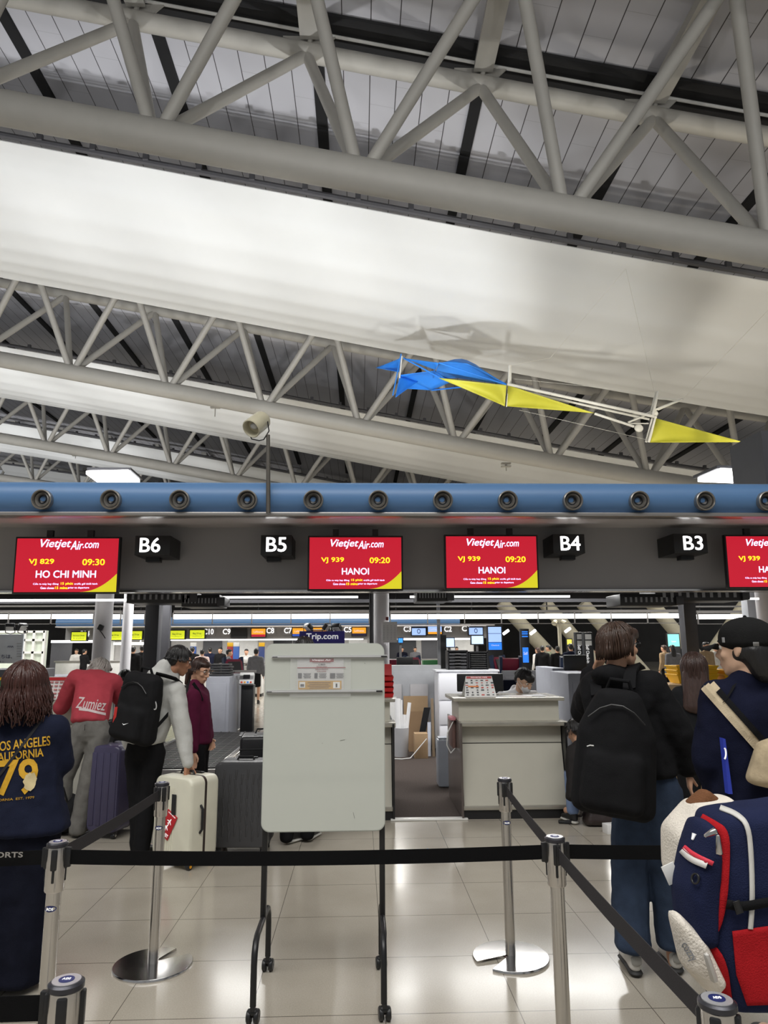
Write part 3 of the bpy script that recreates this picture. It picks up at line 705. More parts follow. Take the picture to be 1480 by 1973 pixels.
def conveyor(x0, x1, y0, y1, z, label):
    t = thing('baggage_conveyor', label, 'conveyor', ((x0+x1)/2, (y0+y1)/2, 0), 'baggage conveyors')
    MB().box2((x0, y0, 0), (x1, y1, z-.02)).build('body', M_DGREY, t)
    mb = MB(); mb.box2((x0+.05, y0, z-.02), (x1-.05, y1, z-.005))
    ny = int((y1-y0)/.085)
    for i in range(ny):
        mb.box2((x0+.05, y0+i*.085+.015, z-.005), (x1-.05, y0+i*.085+.06, z+.012))
    nx_ = int((x1-x0)/.12)
    for i in range(1, nx_): mb.box2((x0+.05+i*.12, y0, z-.005), (x0+.065+i*.12, y1, z+.009))
    mb.build('roller_mat', M_RUB, t, False)
    for x in (x0, x1): MB().box2((x-.03, y0, z-.1), (x+.05, y1, z+.05), .01).build('side_rail', M_CHROME, t)
    MB().box2((x0, y0-.03, .03), (x1, y0, z), .01).build('front_plate', M_TRIM, t)
conveyor(-2.50, -1.46, 7.9, 11.2, .40, 'grid-topped conveyor left of the dark suitcases, behind the maroon woman')
conveyor(-1.34, -.78, 7.7, 9.3, .42, 'conveyor beside the counter hidden by the rolling whiteboard')
conveyor(-1.6, -.6, 12.7, 14.6, .45, 'far grid-topped conveyor near the scale pillar, rear of the island')
conveyor(2.16, 3.40, 9.3, 11.2, .40, 'conveyor at the right of the masked clerk, behind the man in black')
# grey machine housings and partitions
M_MACH = mat('machine_grey', srgb(140, 142, 150), .45)
def machine(px0, px1, Y, pyt, dep, label, z0=0, mt=None, name='machine_cabinet', cat='cabinet'):
    a, b = at(px0, pyt, Y), at(px1, pyt, Y)
    t = thing(name, label, cat, ((a.x+b.x)/2, Y+dep/2, z0))
    MB().box2((a.x, Y, z0), (b.x, Y+dep, a.z), .015).build('body', mt or M_MACH, t)
    MB().box2((a.x+.05, Y-.008, z0+.2), (b.x-.05, Y, a.z-.1), .003).build('front_door', mt or M_MACH, t)
    MB().box2((a.x-.03, Y-.1, z0), (b.x+.03, Y+dep, z0+.28), .02).build('plinth', M_TRIM, t)
    return t
machine(397, 443, 11.5, 1304, .9, 'grey machine cabinet with the black tray stack right of the maroon woman')
machine(425, 459, 12.6, 1300, .7, 'taller grey cabinet just behind the tray stack')
machine(1064, 1088, 9.3, 1287, .9, 'mid grey tall cabinet right behind the masked clerk')
machine(1094, 1152, 8.4, 1297, .8, 'blue-grey cabinet between the masked clerk and the man in black')
machine(752, 850, 12.2, 1282, .3, 'grey partition with two door panels behind the cardboard', mt=mat('partition_grey', srgb(164, 166, 170), .5), name='partition', cat='partition')
for (a, b) in ((757, 774), (790, 825)):
    p, q = at(a, 1318, 12.18), at(b, 1318, 12.18)
    MB().box2((p.x, 12.16, .3), (q.x, 12.19, p.z), .01).build('door', mat('door_grey', srgb(176, 174, 176), .5), [o for o in bpy.data.objects if o.name.startswith('partition')][0])
machine(968, 1050, 11.95, 1292, .1, 'dark grey low divider behind the clerk', mt=M_DGREY, name='divider', cat='partition')
machine(60, 150, 11.0, 1302, .6, 'grey desk unit at the left behind the red-shirted man', name='desk_unit', cat='counter')
machine(-40, 70, 9.6, 1290, .6, 'dark desk unit at the left edge under the handwritten whiteboard', mt=M_DGREY, name='desk_unit', cat='counter')
# trays
tray_m = mat('tray_black', (.02, .02, .022), .45)
p = at(420, 1304, 11.6)
for i in range(5):
    MB().box((p.x+.02*(i % 2), 11.85, p.z+.022+i*.04), (.36-.015*i, .3, .03), bev=.01).build('tray', tray_m, label='black tray stacked on the grey machine, %s' % ['lowest', 'second from the bottom', 'middle one', 'second from the top', 'topmost'][i], cat='tray', group='black trays on the machine')
# scale pillar with coloured buttons
p = at(476, 1308, 12.2)
t = thing('scale_terminal', 'white scale terminal with screen and coloured buttons on a dark pillar', 'terminal', (p.x, 12.2, 0))
MB().box2((p.x-.1, 12.25, 0), (p.x+.1, 12.5, p.z-.1), .01).build('pillar', M_BLACKM, t)
MB().box(p, (.24, .09, .2), (R(-20), 0, 0), .015).build('head', M_WHITEP, t)
MB().box(p+V((0, -.045, .035)), (.11, .012, .07), (R(-20), 0, 0)).build('display', M_DGREY, t)
for i, c in enumerate(((.8, .1, .05), (.9, .4, .05), (.1, .3, .8), (.8, .1, .05))):
    MB().cyl(p+V((-.075+i*.05, -.055, -.05)), p+V((-.075+i*.05, -.075, -.052)), .016, seg=12).build('button', mat('button_%d' % i, c, .4), t)
MB().box2(at(436, 1296, 12.0), at(494, 1291, 12.06)).build('guard_rail', M_TRIM, label='pale horizontal guard rail left of the scale terminal', cat='rail')
# white cabinet and what stands on it
t = thing('storage_cabinet', 'tall white storage cabinet with drawer lines behind the clerk', 'cabinet', (1.68, 11.55, 0))
MB().box2((1.22, 11.3, .05), (2.16, 11.9, 1.26)).build('body', mat('cabinet_white', srgb(226, 227, 232), .4, var=.01), t)
MB().box2((1.18, 11.28, 1.26), (2.18, 11.92, 1.29), .004).build('top', mat('cabinet_top', srgb(210, 211, 216), .35), t)
for (za, zb) in ((.12, .46), (.47, .83), (.84, 1.25)):
    MB().box2((1.23, 11.275, za), (2.15, 11.3, zb-.008), .002).build('drawer', MATS['cabinet_white'], t)
MB().box2((1.72, 11.262, 1.12), (2.0, 11.276, 1.17)).build('label_holder', MATS['cabinet_top'], t)
MB().box2((1.24, 11.3, 0), (2.14, 11.8, .05)).build('plinth', M_DGREY, t)
def organiser(x0, x1, h, nd, label, y=11.35):
    t = thing('drawer_unit', label, 'drawer unit', ((x0+x1)/2, y+.15, 1.29))
    mb = MB(); mb.box2((x0, y, 1.29), (x0+.02, y+.3, 1.29+h)).box2((x1-.02, y, 1.29), (x1, y+.3, 1.29+h)).box2((x0, y, 1.29+h-.02), (x1, y+.3, 1.29+h)).box2((x0, y, 1.29), (x1, y+.3, 1.31)).box2((x0, y+.28, 1.29), (x1, y+.3, 1.29+h))
    mb.build('case', M_BLACK, t)
    for i in range(nd):
        z = 1.315+(h-.05)*i/nd; hh = (h-.05)/nd-.008
        d = MB().box2((x0+.025, y-.005, z), (x1-.025, y+.27, z+hh*.75)).build('drawer', mat('drawer_smoke', srgb(66, 66, 68), .25) if nd < 6 else M_BLACKM, t)
        MB().box(((x0+x1)/2, y-.012, z+hh*.4), (.09 if nd < 6 else x1-x0-.08, .012, .012 if nd < 6 else .006)).build('handle', M_CHROME, d)
organiser(1.38, 1.70, .30, 5, 'black drawer unit with smoky drawers on the white cabinet, left one')
organiser(1.71, 2.02, .28, 8, 'black letter tray unit with eight slots on the white cabinet, right one')
# cardboard, rolls and boards leaning by the partition
M_CARD = mat('cardboard', srgb(160, 134, 102), .85, var=.08)
MB().lathe([(.001, .0), (.105, 0), (.125, .42), (.118, .42), (.098, .02), (.001, .02)], (.63, 11.3, .012), seg=32).build('waste_bin', mat('bin_grey', srgb(176, 176, 178), .5), label='round pale grey bin full of paper rolls by the partition', cat='bin')
for i, (dx, h, r, tl) in enumerate(((-.055, .86, .045, .02), (.02, .84, .022, -.03), (.045, .62, .03, .03), (.075, .8, .028, .16))):
    MB().cyl((.63+dx*.6, 11.3, .04), (.63+dx+tl*.4, 11.32, h), r, seg=16).build('paper_roll', mat('roll_white', (.8, .8, .8), .6), label='white paper roll standing in the pale bin, '+['thickest, at the left', 'thin one in the middle', 'shortest, in front', 'leaning to the right'][i], cat='paper roll', group='paper rolls in the bin')
def lean(name, x0, x1, y, h, mt, lab, tl=.0, cat='board', th=.02, back=.12):
    MB().prism([(x0, y, .014), (x1, y, .014), (x1+tl, y+back, h), (x0+tl, y+back, h)], (0, th, 0)).build(name, mt, label=lab, cat=cat, smooth=False)
lean('cardboard_sheet', .72, 1.12, 11.95, .85, M_CARD, 'large flat brown cardboard leaning on the grey partition', back=.1)
lean('cardboard_sheet', .78, 1.06, 11.75, .62, mat('cardboard_dark', srgb(138, 112, 84), .85), 'smaller darker cardboard in front of the large one')
lean('poster_board', .46, .60, 11.9, .84, M_WHITEP, 'white poster board behind the paper rolls', back=.1)
lean('folded_sign', .86, .96, 11.5, .70, M_BLACKM, 'black folded easel slanting across the cardboard', tl=.16)
lean('poster_board', 1.03, 1.08, 11.25, .50, mat('poster_blue', srgb(200, 206, 220), .5), 'narrow white and blue board leaning at the cabinet', tl=.02)
lean('cardboard_sheet', 1.10, 1.14, 11.2, .86, mat('cardboard_edge', srgb(120, 104, 84), .85), 'thin upright cardboard edge tight against the white cabinet')
MB().box((.92, 11.15, .19), (.2, .22, .36), bev=.006).build('cardboard_box', M_CARD, label='brown cardboard box on the carpet before the leaning boards', cat='box')
MB().tube([(.52, 11.0, .02), (.62, 10.95, .022), (.75, 10.98, .03), (.85, 11.02, .13), (1.0, 11.01, .3)], .008, 6).build('cable', M_WHITEP, label='white cable looping before the pale bin', cat='cable')
t = thing('plastic_bin', 'tall slim pale blue-grey bin beside the counter entrance', 'bin', (1.01, 8.9, 0))
MB().box2((.93, 8.82, .012), (1.15, 9.05, .56), .03).build('body', mat('bin_blue_grey', srgb(178, 184, 194), .3), t)
MB().box2((.945, 8.84, .55), (1.135, 9.03, .575), .01).build('lid', mat('bin_lid', srgb(160, 166, 176), .3), t)
t = thing('wall_phone', 'pink-backed holder with a looping white cord on the counter side', 'holder', (.97, 7.75, .6))
MB().box2((.955, 7.6, .62), (.992, 7.9, .92), .01).build('holder', mat('holder_brown', srgb(110, 84, 78), .5), t)
MB().box2((.93, 7.55, .90), (.99, 7.75, .935), .01).build('flap', mat('holder_pink', srgb(214, 140, 150), .5), t)
MB().tube([(.97, 7.58, .9), (.90, 7.55, .78), (.89, 7.55, .66), (.93, 7.56, .58), (.98, 7.6, .62)], .006, 6).build('cord', M_WHITEP, t)
# on the clerk's counter
t = thing('desk_notice', 'white tent card notice with a red header on the clerk counter', 'notice', (1.235, 7.5, 1.14))
a, b, c = V((1.07, 7.44, 1.141)), V((1.40, 7.44, 1.141)), V((0, .09, .205))
MB().prism([a, b, b+c+V((-.03, 0, 0)), a+c+V((.03, 0, 0))], (0, .004, -.002)).prism([a+V((0, .22, 0)), b+V((0, .22, 0)), b+c+V((-.03, .0, 0)), a+c+V((.03, .0, 0))], (0, .004, .0)).build('card', M_PAPER, t, False)
Rm = Matrix.Translation(0*a) @ Matrix.Rotation(pi/2-R(23.7), 4, 'X')
def oncard(fx, fz, w_, h_, mt, nm):
    p = a.lerp(b, fx)+c*fz+V((0, -.0035, .001))
    MB().box(p, (w_, .002, h_), (R(-23.7), 0, 0)).build(nm, mt, t)
oncard(.5, .93, .26, .022, M_RED, 'header')
oncard(.30, .50, .11, .014, mat('print_orange', (.85, .25, .05), .5), 'print')
rnd = random.Random(4)
mbk, mbr = MB(), MB()
for i in range(6):
    for j in range(7):
        p = a.lerp(b, .1+i*.16)+c*(.1+j*.115)+V((0, -.0035, .001))
        if rnd.random() < .85: (mbk if rnd.random() < .72 else mbr).box(p, (.012+.02*rnd.random(), .002, .006+.008*rnd.random()), (R(-23.7), 0, 0))
mbk.build('print', M_DGREY, t); mbr.build('print', mat('print_red', (.6, .08, .06), .5), t)
text('PROHIBITED ITEMS', a.lerp(b, .5)+c*.93+V((0, -.0065, .001)), WLT, t, rot=Matrix.Rotation(pi/2-R(23.7), 4, 'X'), width=.17, height=.009)
for i, (x, y, rz, cl) in enumerate(((1.50, 7.55, 8, (.8, .8, .8)), (1.66, 7.5, -5, (.82, .74, .72)), (1.82, 7.58, 3, (.8, .8, .82)))):
    MB().box((x, y, 1.1425+.0015*i), (.21, .2, .002), (0, 0, R(rz))).build('paper_sheet', mat('sheet_%d' % i, cl, .6), label='paper sheet lying flat on the clerk counter, %s' % ['beside the tent card', 'middle one', 'nearest to the right end'][i], cat='paper', group='papers on the clerk counter')
t = thing('monitor', 'black monitor seen from behind the tent card on the clerk counter', 'monitor', (1.25, 7.9, 1.14))
MB().box((1.30, 7.85, 1.265), (.50, .04, .19), bev=.01).build('screen', M_BLACK, t)
MB().box((1.28, 7.88, 1.165), (.06, .05, .05)).box((1.28, 7.88, 1.145), (.22, .16, .012)).build('stand', M_BLACKM, t)
for i, (px, py, Y, lab) in enumerate(((1108, 1277, 9.3, 'black monitor on the blue-grey cabinet near the man in black'), (780, 1277, 13.2, 'small black monitor top behind the grey partition'))):
    p = at(px, py, Y)
    t = thing('monitor', lab, 'monitor', (p.x, Y, p.z-.25))
    MB().box(p, (.30, .05, .2), bev=.012).build('screen', M_BLACK, t)
    MB().box(p+V((0, .04, -.14)), (.08, .06, .2)).box(p+V((0, .05, -.235)), (.2, .15, .02)).box2((p.x-.04, Y+.03, 0 if i else p.z-.25), (p.x+.04, Y+.08, p.z-.22)).build('stand', M_BLACKM, t)
# red tray tower on the hidden counter
t = thing('letter_tray_tower', 'red stacked letter trays at the right end of the hidden counter', 'tray', (.24, 7.6, 1.14))
for i in range(4): MB().poly([(.15, 7.5, 1.142+i*.055), (.34, 7.5, 1.142+i*.055), (.34, 7.8, 1.142+i*.055), (.15, 7.8, 1.142+i*.055), (.14, 7.49, 1.18+i*.055), (.35, 7.49, 1.18+i*.055), (.35, 7.81, 1.19+i*.055), (.14, 7.81, 1.19+i*.055)], [(3, 2, 1, 0), (0, 1, 5, 4), (1, 2, 6, 5), (2, 3, 7, 6), (3, 0, 4, 7)]).build('tray', M_RED, t, False)
MB().prism([(.16, 7.6, 1.36), (.335, 7.6, 1.36), (.335, 7.66, 1.47), (.18, 7.66, 1.47)], (0, .06, 0)).build('holder', M_RED, t, False)
# red notice and yellow baskets at the far left
t = thing('desk_notice', 'red-headed white notice card at the left behind the woman with red-brown hair', 'notice', (-2.95, 7.5, 1.14))
p0 = at(112, 1345, 7.5)
MB().box((p0.x, 7.5, 1.255), (.30, .02, .23), (R(-14), 0, 0)).build('card', M_PAPER, t)
MB().box((p0.x, 7.512, 1.345), (.30, .022, .03), (R(-14), 0, 0)).build('header', M_RED, t)
mb = MB()
for i in range(6):
    for j in range(5): mb.box((p0.x-.12+i*.048, 7.458+j*.009, 1.17+j*.036), (.03, .012, .012), (R(-14), 0, 0))
mb.build('print', mat('print_rose', srgb(200, 130, 130), .5), t)
M_YEL = mat('basket_yellow', srgb(232, 180, 30), .45)
def basket(c, w_, lab, n=3):
    for i in range(n):
        mb = MB(); z = c.z+i*.05
        mb.poly([(c.x-w_*.42, c.y-.13, z), (c.x+w_*.42, c.y-.13, z), (c.x+w_*.42, c.y+.13, z), (c.x-w_*.42, c.y+.13, z), (c.x-w_/2, c.y-.17, z+.1), (c.x+w_/2, c.y-.17, z+.1), (c.x+w_/2, c.y+.17, z+.1), (c.x-w_/2, c.y+.17, z+.1)], [(3, 2, 1, 0), (0, 1, 5, 4), (1, 2, 6, 5), (2, 3, 7, 6), (3, 0, 4, 7)])
        mb.tube([(c.x-w_/2, c.y-.17, z+.1), (c.x+w_/2, c.y-.17, z+.1), (c.x+w_/2, c.y+.17, z+.1), (c.x-w_/2, c.y+.17, z+.1), (c.x-w_/2, c.y-.17, z+.1)], .009, 6)
        mb.build('basket', M_YEL, label=lab+', '+(['lowest', 'middle', 'topmost'] if n == 3 else ['lower', 'upper'])[i]+' of its nest', cat='basket', group='yellow baskets', smooth=False)
pb = at(5, 1345, 7.65); basket(V((pb.x-.05, 7.65, 1.145)), .42, 'yellow plastic basket at the left edge behind the dark-haired woman')
MB().box((pb.x+.0, 7.52, 1.24), (.3, .1, .19), bev=.01).build('green_crate', mat('crate_green', srgb(20, 110, 60), .5), label='green crate front below the yellow baskets at the left edge', cat='crate')
pb = at(1392, 1300, 8.6)
MB().box2((pb.x-.75, 8.4, 0), (pb.x+.8, 8.9, 1.2), .01).build('wooden_counter', mat('counter_wood', srgb(196, 166, 126), .5, var=.12, scale=5, stretch=(1, 1, 8)), label='light wooden counter block behind the long-haired woman', cat='counter')
basket(V((pb.x-.35, 8.65, 1.205)), .5, 'yellow basket on the wooden counter left of the cap-wearer', 3)
basket(V((pb.x+.24, 8.65, 1.205)), .55, 'yellow basket on the wooden counter right by the cap-wearer', 2)
# handwritten whiteboard and floodlights, far left
p = at(20, 1250, 9.4)
t = thing('standing_whiteboard', 'whiteboard with Japanese handwriting at the left edge', 'whiteboard', (p.x-.2, 9.4, 0))
q = at(46, 1222, 9.4)
MB().box2((q.x-.8, 9.4, at(20, 1278, 9.4).z), (q.x, 9.43, q.z), .008).build('panel', mat('board_white', srgb(214, 220, 226), .25), t)
for x in (q.x-.75, q.x-.05): MB().cyl((x, 9.45, 0), (x, 9.45, 1.8), .015, seg=10).build('leg', M_BLACKM, t)
M_PEN = mat('marker_ink', srgb(40, 46, 90), .5)
text('にちは、', at(8, 1265, 9.385), M_PEN, t, bold=.004, width=.20, height=.05)
text('る。', at(0, 1274, 9.385), M_PEN, t, bold=.004, width=.1, height=.03)
text('ANA', at(20, 1246, 9.385), M_PEN, t, width=.08, height=.025)
mb = MB()
for i in range(6): mb.box(at(37, 1240+i*5, 9.39), (.06, .004, .006))
mb.build('print', M_GREY, t)
def flood(c, lab, d, cat='floodlight'):
    t = thing('floodlight', lab, cat, c, 'clip-on floodlights')
    R3 = V(d).to_track_quat('-Z', 'Y').to_matrix()
    MB().box(c, (.11, .09, .06), R3.to_4x4(), .01).build('head', M_BLACK, t)
    MB().box(c+R3 @ V((0, 0, -.032)), (.09, .07, .006), R3.to_4x4()).build('lens', mat('flood_glass', (.75, .75, .72), .15), t)
    MB().tube([c+V((-.06, 0, 0)), c+V((-.06, .02, -.07)), c+V((0, .02, -.09)), c+V((.06, .02, -.07)), c+V((.06, 0, 0))], .006, 6).build('bracket', M_BLACKM, t)
for px, lab in ((19, 'black floodlight on the handwritten whiteboard at the left edge, left one'), (43, 'black floodlight with a shiny lens on the handwritten whiteboard, right one')):
    flood(at(px, 1211, 9.42)+V((0, 0, .02)), lab, (.7 if px > 30 else .2, -.5, -.6))
# navy banner with floodlights
a, b = at(577, 1216, 9.5), at(664, 1243, 9.5)
t = thing('banner_stand', 'navy banner reading Trip.com behind the rolling whiteboard', 'banner', ((a.x+b.x)/2, 9.5, 0))
MB().box2((a.x, 9.5, .1), (b.x, 9.53, a.z), .004).build('panel', mat('banner_navy', srgb(44, 36, 108), .5, emit=.12, ecol=srgb(44, 36, 108)), t)
MB().box2((a.x-.02, 9.42, 0), (b.x+.02, 9.62, .1), .01).build('base', M_DGREY, t)
text('Trip.com', at(621, 1227.5, 9.485), WLT, t, bold=.018, width=.42, height=.1)
for px, lab in ((594, 'leftmost'), (630, 'middle'), (649, 'rightmost')):
    flood(at(px, 1206, 9.5)+V((0, 0, -.01)), 'small black floodlight above the navy banner, '+lab, (random.Random(px).uniform(-.6, .6), -.4, -.7))
MB().tube([at(594, 1214, 9.52), at(649, 1214, 9.52)], .008, 8).build('banner_bar', M_BLACKM, label='thin black bar along the top of the navy banner', cat='bar')
# glazed office at the far left
p, q = at(48, 1215, 30), at(84, 1285, 30)
t = thing('glass_office', 'bright glazed office front at the far left behind the handwritten whiteboard', 'office', ((p.x+q.x)/2, 30, 0))
MB().box2((p.x-3, 30, 0), (q.x, 30.2, p.z)).build('glass_wall', mat('office_glow', srgb(196, 204, 190), .3, emit=.25), t)
mb = MB()
for px in (46, 64, 84): x = at(px, 1250, 29.9).x; mb.box2((x-.05, 29.85, 0), (x+.05, 30, p.z))
for py in (1217, 1233, 1257): z = at(60, py, 29.9).z; mb.box2((p.x-3, 29.85, z-.05), (q.x, 30, z+.04))
mb.build('mullion', M_WHITEP, t)
# far counters of island C, queue posts, kiosks
M_FARC = mat('far_counter', srgb(206, 206, 204), .5)
for i, (x0, x1, py, lab) in enumerate(((108, 178, 1264, 'left end under the service desk screen'), (212, 282, 1262, 'between the left columns'), (335, 420, 1262, 'behind the grey hoodie man'), (425, 505, 1283, 'nearer one with two clerks in grey'), (750, 845, 1240, 'under sign C3'), (870, 945, 1240, 'under sign C1'))):
    Y = 31 if i < 3 or i > 3 else 25
    a, b = at(x0, py, Y), at(x1, py, Y)
    t = thing('far_counter', 'pale far check-in desk, '+lab, 'counter', ((a.x+b.x)/2, Y, 0), 'far check-in desks')
    MB().box2((a.x, Y, .1), (b.x, Y+.6, 1.08 if i != 3 else 1.05), .01).build('body', M_FARC, t)
    MB().box2((a.x-.05, Y-.06, 1.08), (b.x+.05, Y+.65, 1.13)).build('worktop', M_TRIM, t)
    MB().box2((a.x, Y+.05, 0), (b.x, Y+.6, .1)).build('kick_plate', M_BLACK, t)
M_MAR = mat('kiosk_maroon', srgb(140, 36, 66), .45); M_KNAVY = mat('kiosk_navy', srgb(34, 52, 84), .45); M_KCHAR = mat('kiosk_charcoal', srgb(60, 60, 62), .5)
def kiosk(px, py, Y, yaw, lab, wd=.42):
    p = at(px, py, Y)
    t = thing('checkin_kiosk', lab, 'kiosk', (0, 0, 0), 'self check-in kiosks')
    MB().prism([(-wd/2, -.2, 0), (-wd/2, .25, 0), (-wd/2, .25, 1.05), (-wd/2, -.05, 1.05)], (wd, 0, 0)).build('body', M_KCHAR, t, False)
    MB().prism([(-wd/2-.03, -.22, .0), (-wd/2-.03, -.1, 0), (-wd/2-.03, .14, 1.42), (-wd/2-.03, .04, 1.45)], (.06, 0, 0)).prism([(wd/2-.03, -.22, .0), (wd/2-.03, -.1, 0), (wd/2-.03, .14, 1.42), (wd/2-.03, .04, 1.45)], (.06, 0, 0)).build('side_fin', M_KNAVY, t, False)
    MB().box((0, .02, 1.22), (wd, .08, .36), (R(-18), 0, 0), .01).build('head', M_MAR, t)
    MB().box((0, -.025, 1.24), (wd*.7, .02, .22), (R(-18), 0, 0)).build('display', M_KCHAR, t)
    t.location = (p.x, Y, 0); t.rotation_euler.z = R(yaw)
kiosk(452, 1270, 16, 40, 'maroon and navy check-in kiosk nearest to the two grey-suited clerks')
kiosk(766, 1272, 15, 180, 'charcoal kiosk with maroon top right of the central column')
kiosk(797, 1268, 17, 35, 'navy kiosk with maroon screen panel behind the partition')
kiosk(982, 1268, 15.5, 180, 'charcoal kiosk with maroon top left of the blue Self panel')
kiosk(963, 1262, 17, 40, 'navy kiosk touching the left of the charcoal one by the blue panel')
kiosk(1100, 1272, 14.5, 180, 'charcoal kiosk with maroon top behind the black monitor at the right')
gb = at(830, 1272, 18.0)
MB().box2((gb.x-.19, 18.0, 0), (gb.x+.19, 18.4, gb.z), .01).build('green_bin', mat('bin_green', srgb(40, 120, 60), .5), label='green box between the navy kiosk and the thin grey post', cat='box')
for i, (px, Y) in enumerate(((372, 33), (443, 33), (504, 33), (455, 32.5))):
    p = at(px, 1250, Y)
    c_ = [mat('sign_blue', srgb(44, 90, 170), .5), mat('sign_redyel', srgb(170, 30, 40), .5), mat('sign_navyyel', srgb(40, 60, 120), .5), MATS['sign_blue']][i]
    t = thing('queue_sign', 'small %s queue sign column among the far counters' % ['blue', 'red and yellow', 'navy and yellow', 'bright blue low'][i], 'sign', (p.x, Y, 0))
    MB().box2((p.x-.13, Y, 0), (p.x+.13, Y+.15, p.z+.1), .01).build('body', c_, t)
    MB().box2((p.x-.13, Y-.005, p.z+.1), (p.x+.13, Y+.155, p.z+.28), .01).build('cap', M_YEL if i in (1, 2) else M_WHITEP, t)
# ------------------------------------------------------------------ barrier posts and belts
def stanchion(x, y, notch, label, emblem=True, turn=0):
    t = thing('barrier_post', label, 'barrier post', (0, 0, 0), 'steel barrier posts')
    # base disc with its rounded bite
    pts = []; n = 72; r0 = .205
    for k in range(n):
        a = 2*pi*k/n
        pts.append(V((r0*cos(a), r0*sin(a), 0)))
    cx, cy, rb = .155*cos(notch), .155*sin(notch), .072
    def bite(p):
        d = V((p.x, p.y, 0)); u = V((cos(notch), sin(notch), 0)); s = d.dot(u); l = (d-u*s)
        return s > .06 and abs(l.x*-sin(notch)+l.y*cos(notch)) < .058
    out = []
    aa = math.asin(.058/r0)
    m_ = 60
    for k in range(m_+1):
        a = notch+aa+(2*pi-2*aa)*k/m_; out.append(V((r0*cos(a), r0*sin(a), 0)))
    u = V((cos(notch), sin(notch), 0)); vv = V((-sin(notch), cos(notch), 0))
    for k in range(13):
        a = pi*k/12; out.append(u*(.10-.058*sin(a)) + vv*(-.058*cos(a)))
    mb = MB(); top = [p*.985+V((0, 0, .014)) for p in out]; N_ = len(out)
    mid = [p+V((0, 0, .010)) for p in out]
    ce = V((0, 0, .020))
    vs = out+mid+top+[ce]
    fs = [tuple(range(N_))[::-1]]
    for i in range(N_):
        j = (i+1) % N_; fs += [(i, j, N_+j, N_+i), (N_+i, N_+j, 2*N_+j, 2*N_+i), (2*N_+i, 2*N_+j, 3*N_)]
    mb.poly(vs, fs).build('base', mat('base_steel', (.66, .65, .64), .16, 1.0, var=.05, scale=5), t)
    MB().cyl((0, 0, .018), (0, 0, .76), .0275, seg=28).build('pole', M_CHROME, t)
    MB().lathe([(.0275, .745), (.034, .745), (.036, .75), (.036, .905), (.034, .915), (.001, .915)], (0, 0, 0), seg=32).build('head', mat('head_steel', (.6, .58, .56), .22, 1.0), t)
    cp = MB().lathe([(.036, .903), (.039, .906), (.039, .916), (.034, .920), (.001, .920)], (0, 0, 0), seg=32).build('cap', mat('cap_ring', (.05, .05, .06), .3, .5), t)
    MB().lathe([(.031, .9195), (.031, .922), (.001, .922)], (0, 0, 0), seg=28).build('cap_disc', mat('cap_silver', (.7, .7, .72), .25, .6), cp)
    MB().lathe([(.017, .9215), (.017, .9232), (.001, .9232)], (0, 0, 0), seg=24).build('cap_emblem', mat('emblem_navy', srgb(30, 40, 96), .4), cp)
    text('ADS', (0, 0, .9236), WLT, cp, rot=Matrix.Identity(4), width=.018, height=.009, bold=.01)
    for a in (0, pi/2, pi, 3*pi/2):
        Rm = Matrix.Rotation(a+R(turn), 3, 'Z')
        MB().box(Rm @ V((0, -.036, .862)), (.022, .014, .074), Rm.to_4x4(), .004).box(Rm @ V((0, -.034, .805)), (.010, .010, .05), Rm.to_4x4(), .003).build('belt_slot', M_BLACK, t)
    if emblem:
        mb = MB(); mb.lathe([(.0, 0), (.026, 0)], (0, 0, 0), seg=4)
        e = MB()
        vs = []; fs = []
        for k in range(24):
            a = 2*pi*k/24; th = .85*cos(a); vs.append(V((.0285*sin(th), -.0285*cos(th), .69+.011*sin(a))))
        c_ = V((0, -.0292, .69)); vs.append(c_)
        em = e.poly(vs, [(k, (k+1) % 24, 24) for k in range(24)]).build('emblem', MATS['emblem_navy'], t)
        text('ADS', (0, -.0300, .69), WLT, t, width=.026, height=.010, bold=.01, name='emblem_lettering')
    t.location = (x, y, 0)
    return t
PN_L, PN_R, PF_L, PF_R, PB_L, PB_R = (-1.16, 2.96), (.76, 2.93), (-1.09, 4.17), (.815, 4.18), (-.655, 1.78), (.75, 1.63)
stanchion(*PF_L, R(52), 'steel barrier post with notched disc base, standing before the white suitcase', turn=35)
stanchion(*PF_R, R(215), 'steel barrier post with notched disc base, standing before the masked clerk counter', turn=-20)
stanchion(*PN_L, R(100), 'steel barrier post beside the woman in the navy t-shirt', turn=8)
stanchion(*PN_R, R(80), 'steel barrier post where three belts meet, right of the airport lettering', False, turn=-10)
stanchion(*PB_L, R(90), 'nearest steel barrier post head at the bottom left corner', turn=10)
stanchion(*PB_R, R(90), 'nearest steel barrier post head at the bottom right below the backpack', False, turn=-35)
M_BELT = mat('belt_black', (.004, .004, .0045), .85, var=.1, bump=.2, bscale=400, spec=.15); M_BELTG = mat('belt_charcoal', srgb(56, 54, 56), .8, bump=.2, bscale=400, spec=.2)
def belt(a, b, mt, label, sag=.01, z=.865, w_=.052, za=None):
    a, b = V((*a, 0)), V((*b, 0)); d = (b-a).normalized(); L_ = (b-a).length; n = 24
    path = [a+d*(.036+(L_-.072)*i/n)+V((0, 0, z-sag*4*(i/n)*(1-i/n))) for i in range(n+1)]
    t = thing('barrier_belt', label, 'belt', a+V((0, 0, z)), 'barrier belts')
    MB().ribbon(path, V((0, 0, w_)), .0025).build('webbing', mt, t)
    for p, s in ((path[0], 1), (path[-1], -1)):
        Rm = Matrix.Rotation(math.atan2(d.y, d.x), 4, 'Z')
        MB().box(p+d*s*.008, (.022, .016, .07), Rm, .003).build('end_clip', M_BLACK, t)
    return t, path
tb, path = belt(PN_L, PN_R, M_BELT, 'long black belt printed KANSAI AIRPORTS crossing in front of the whiteboard legs', .014)
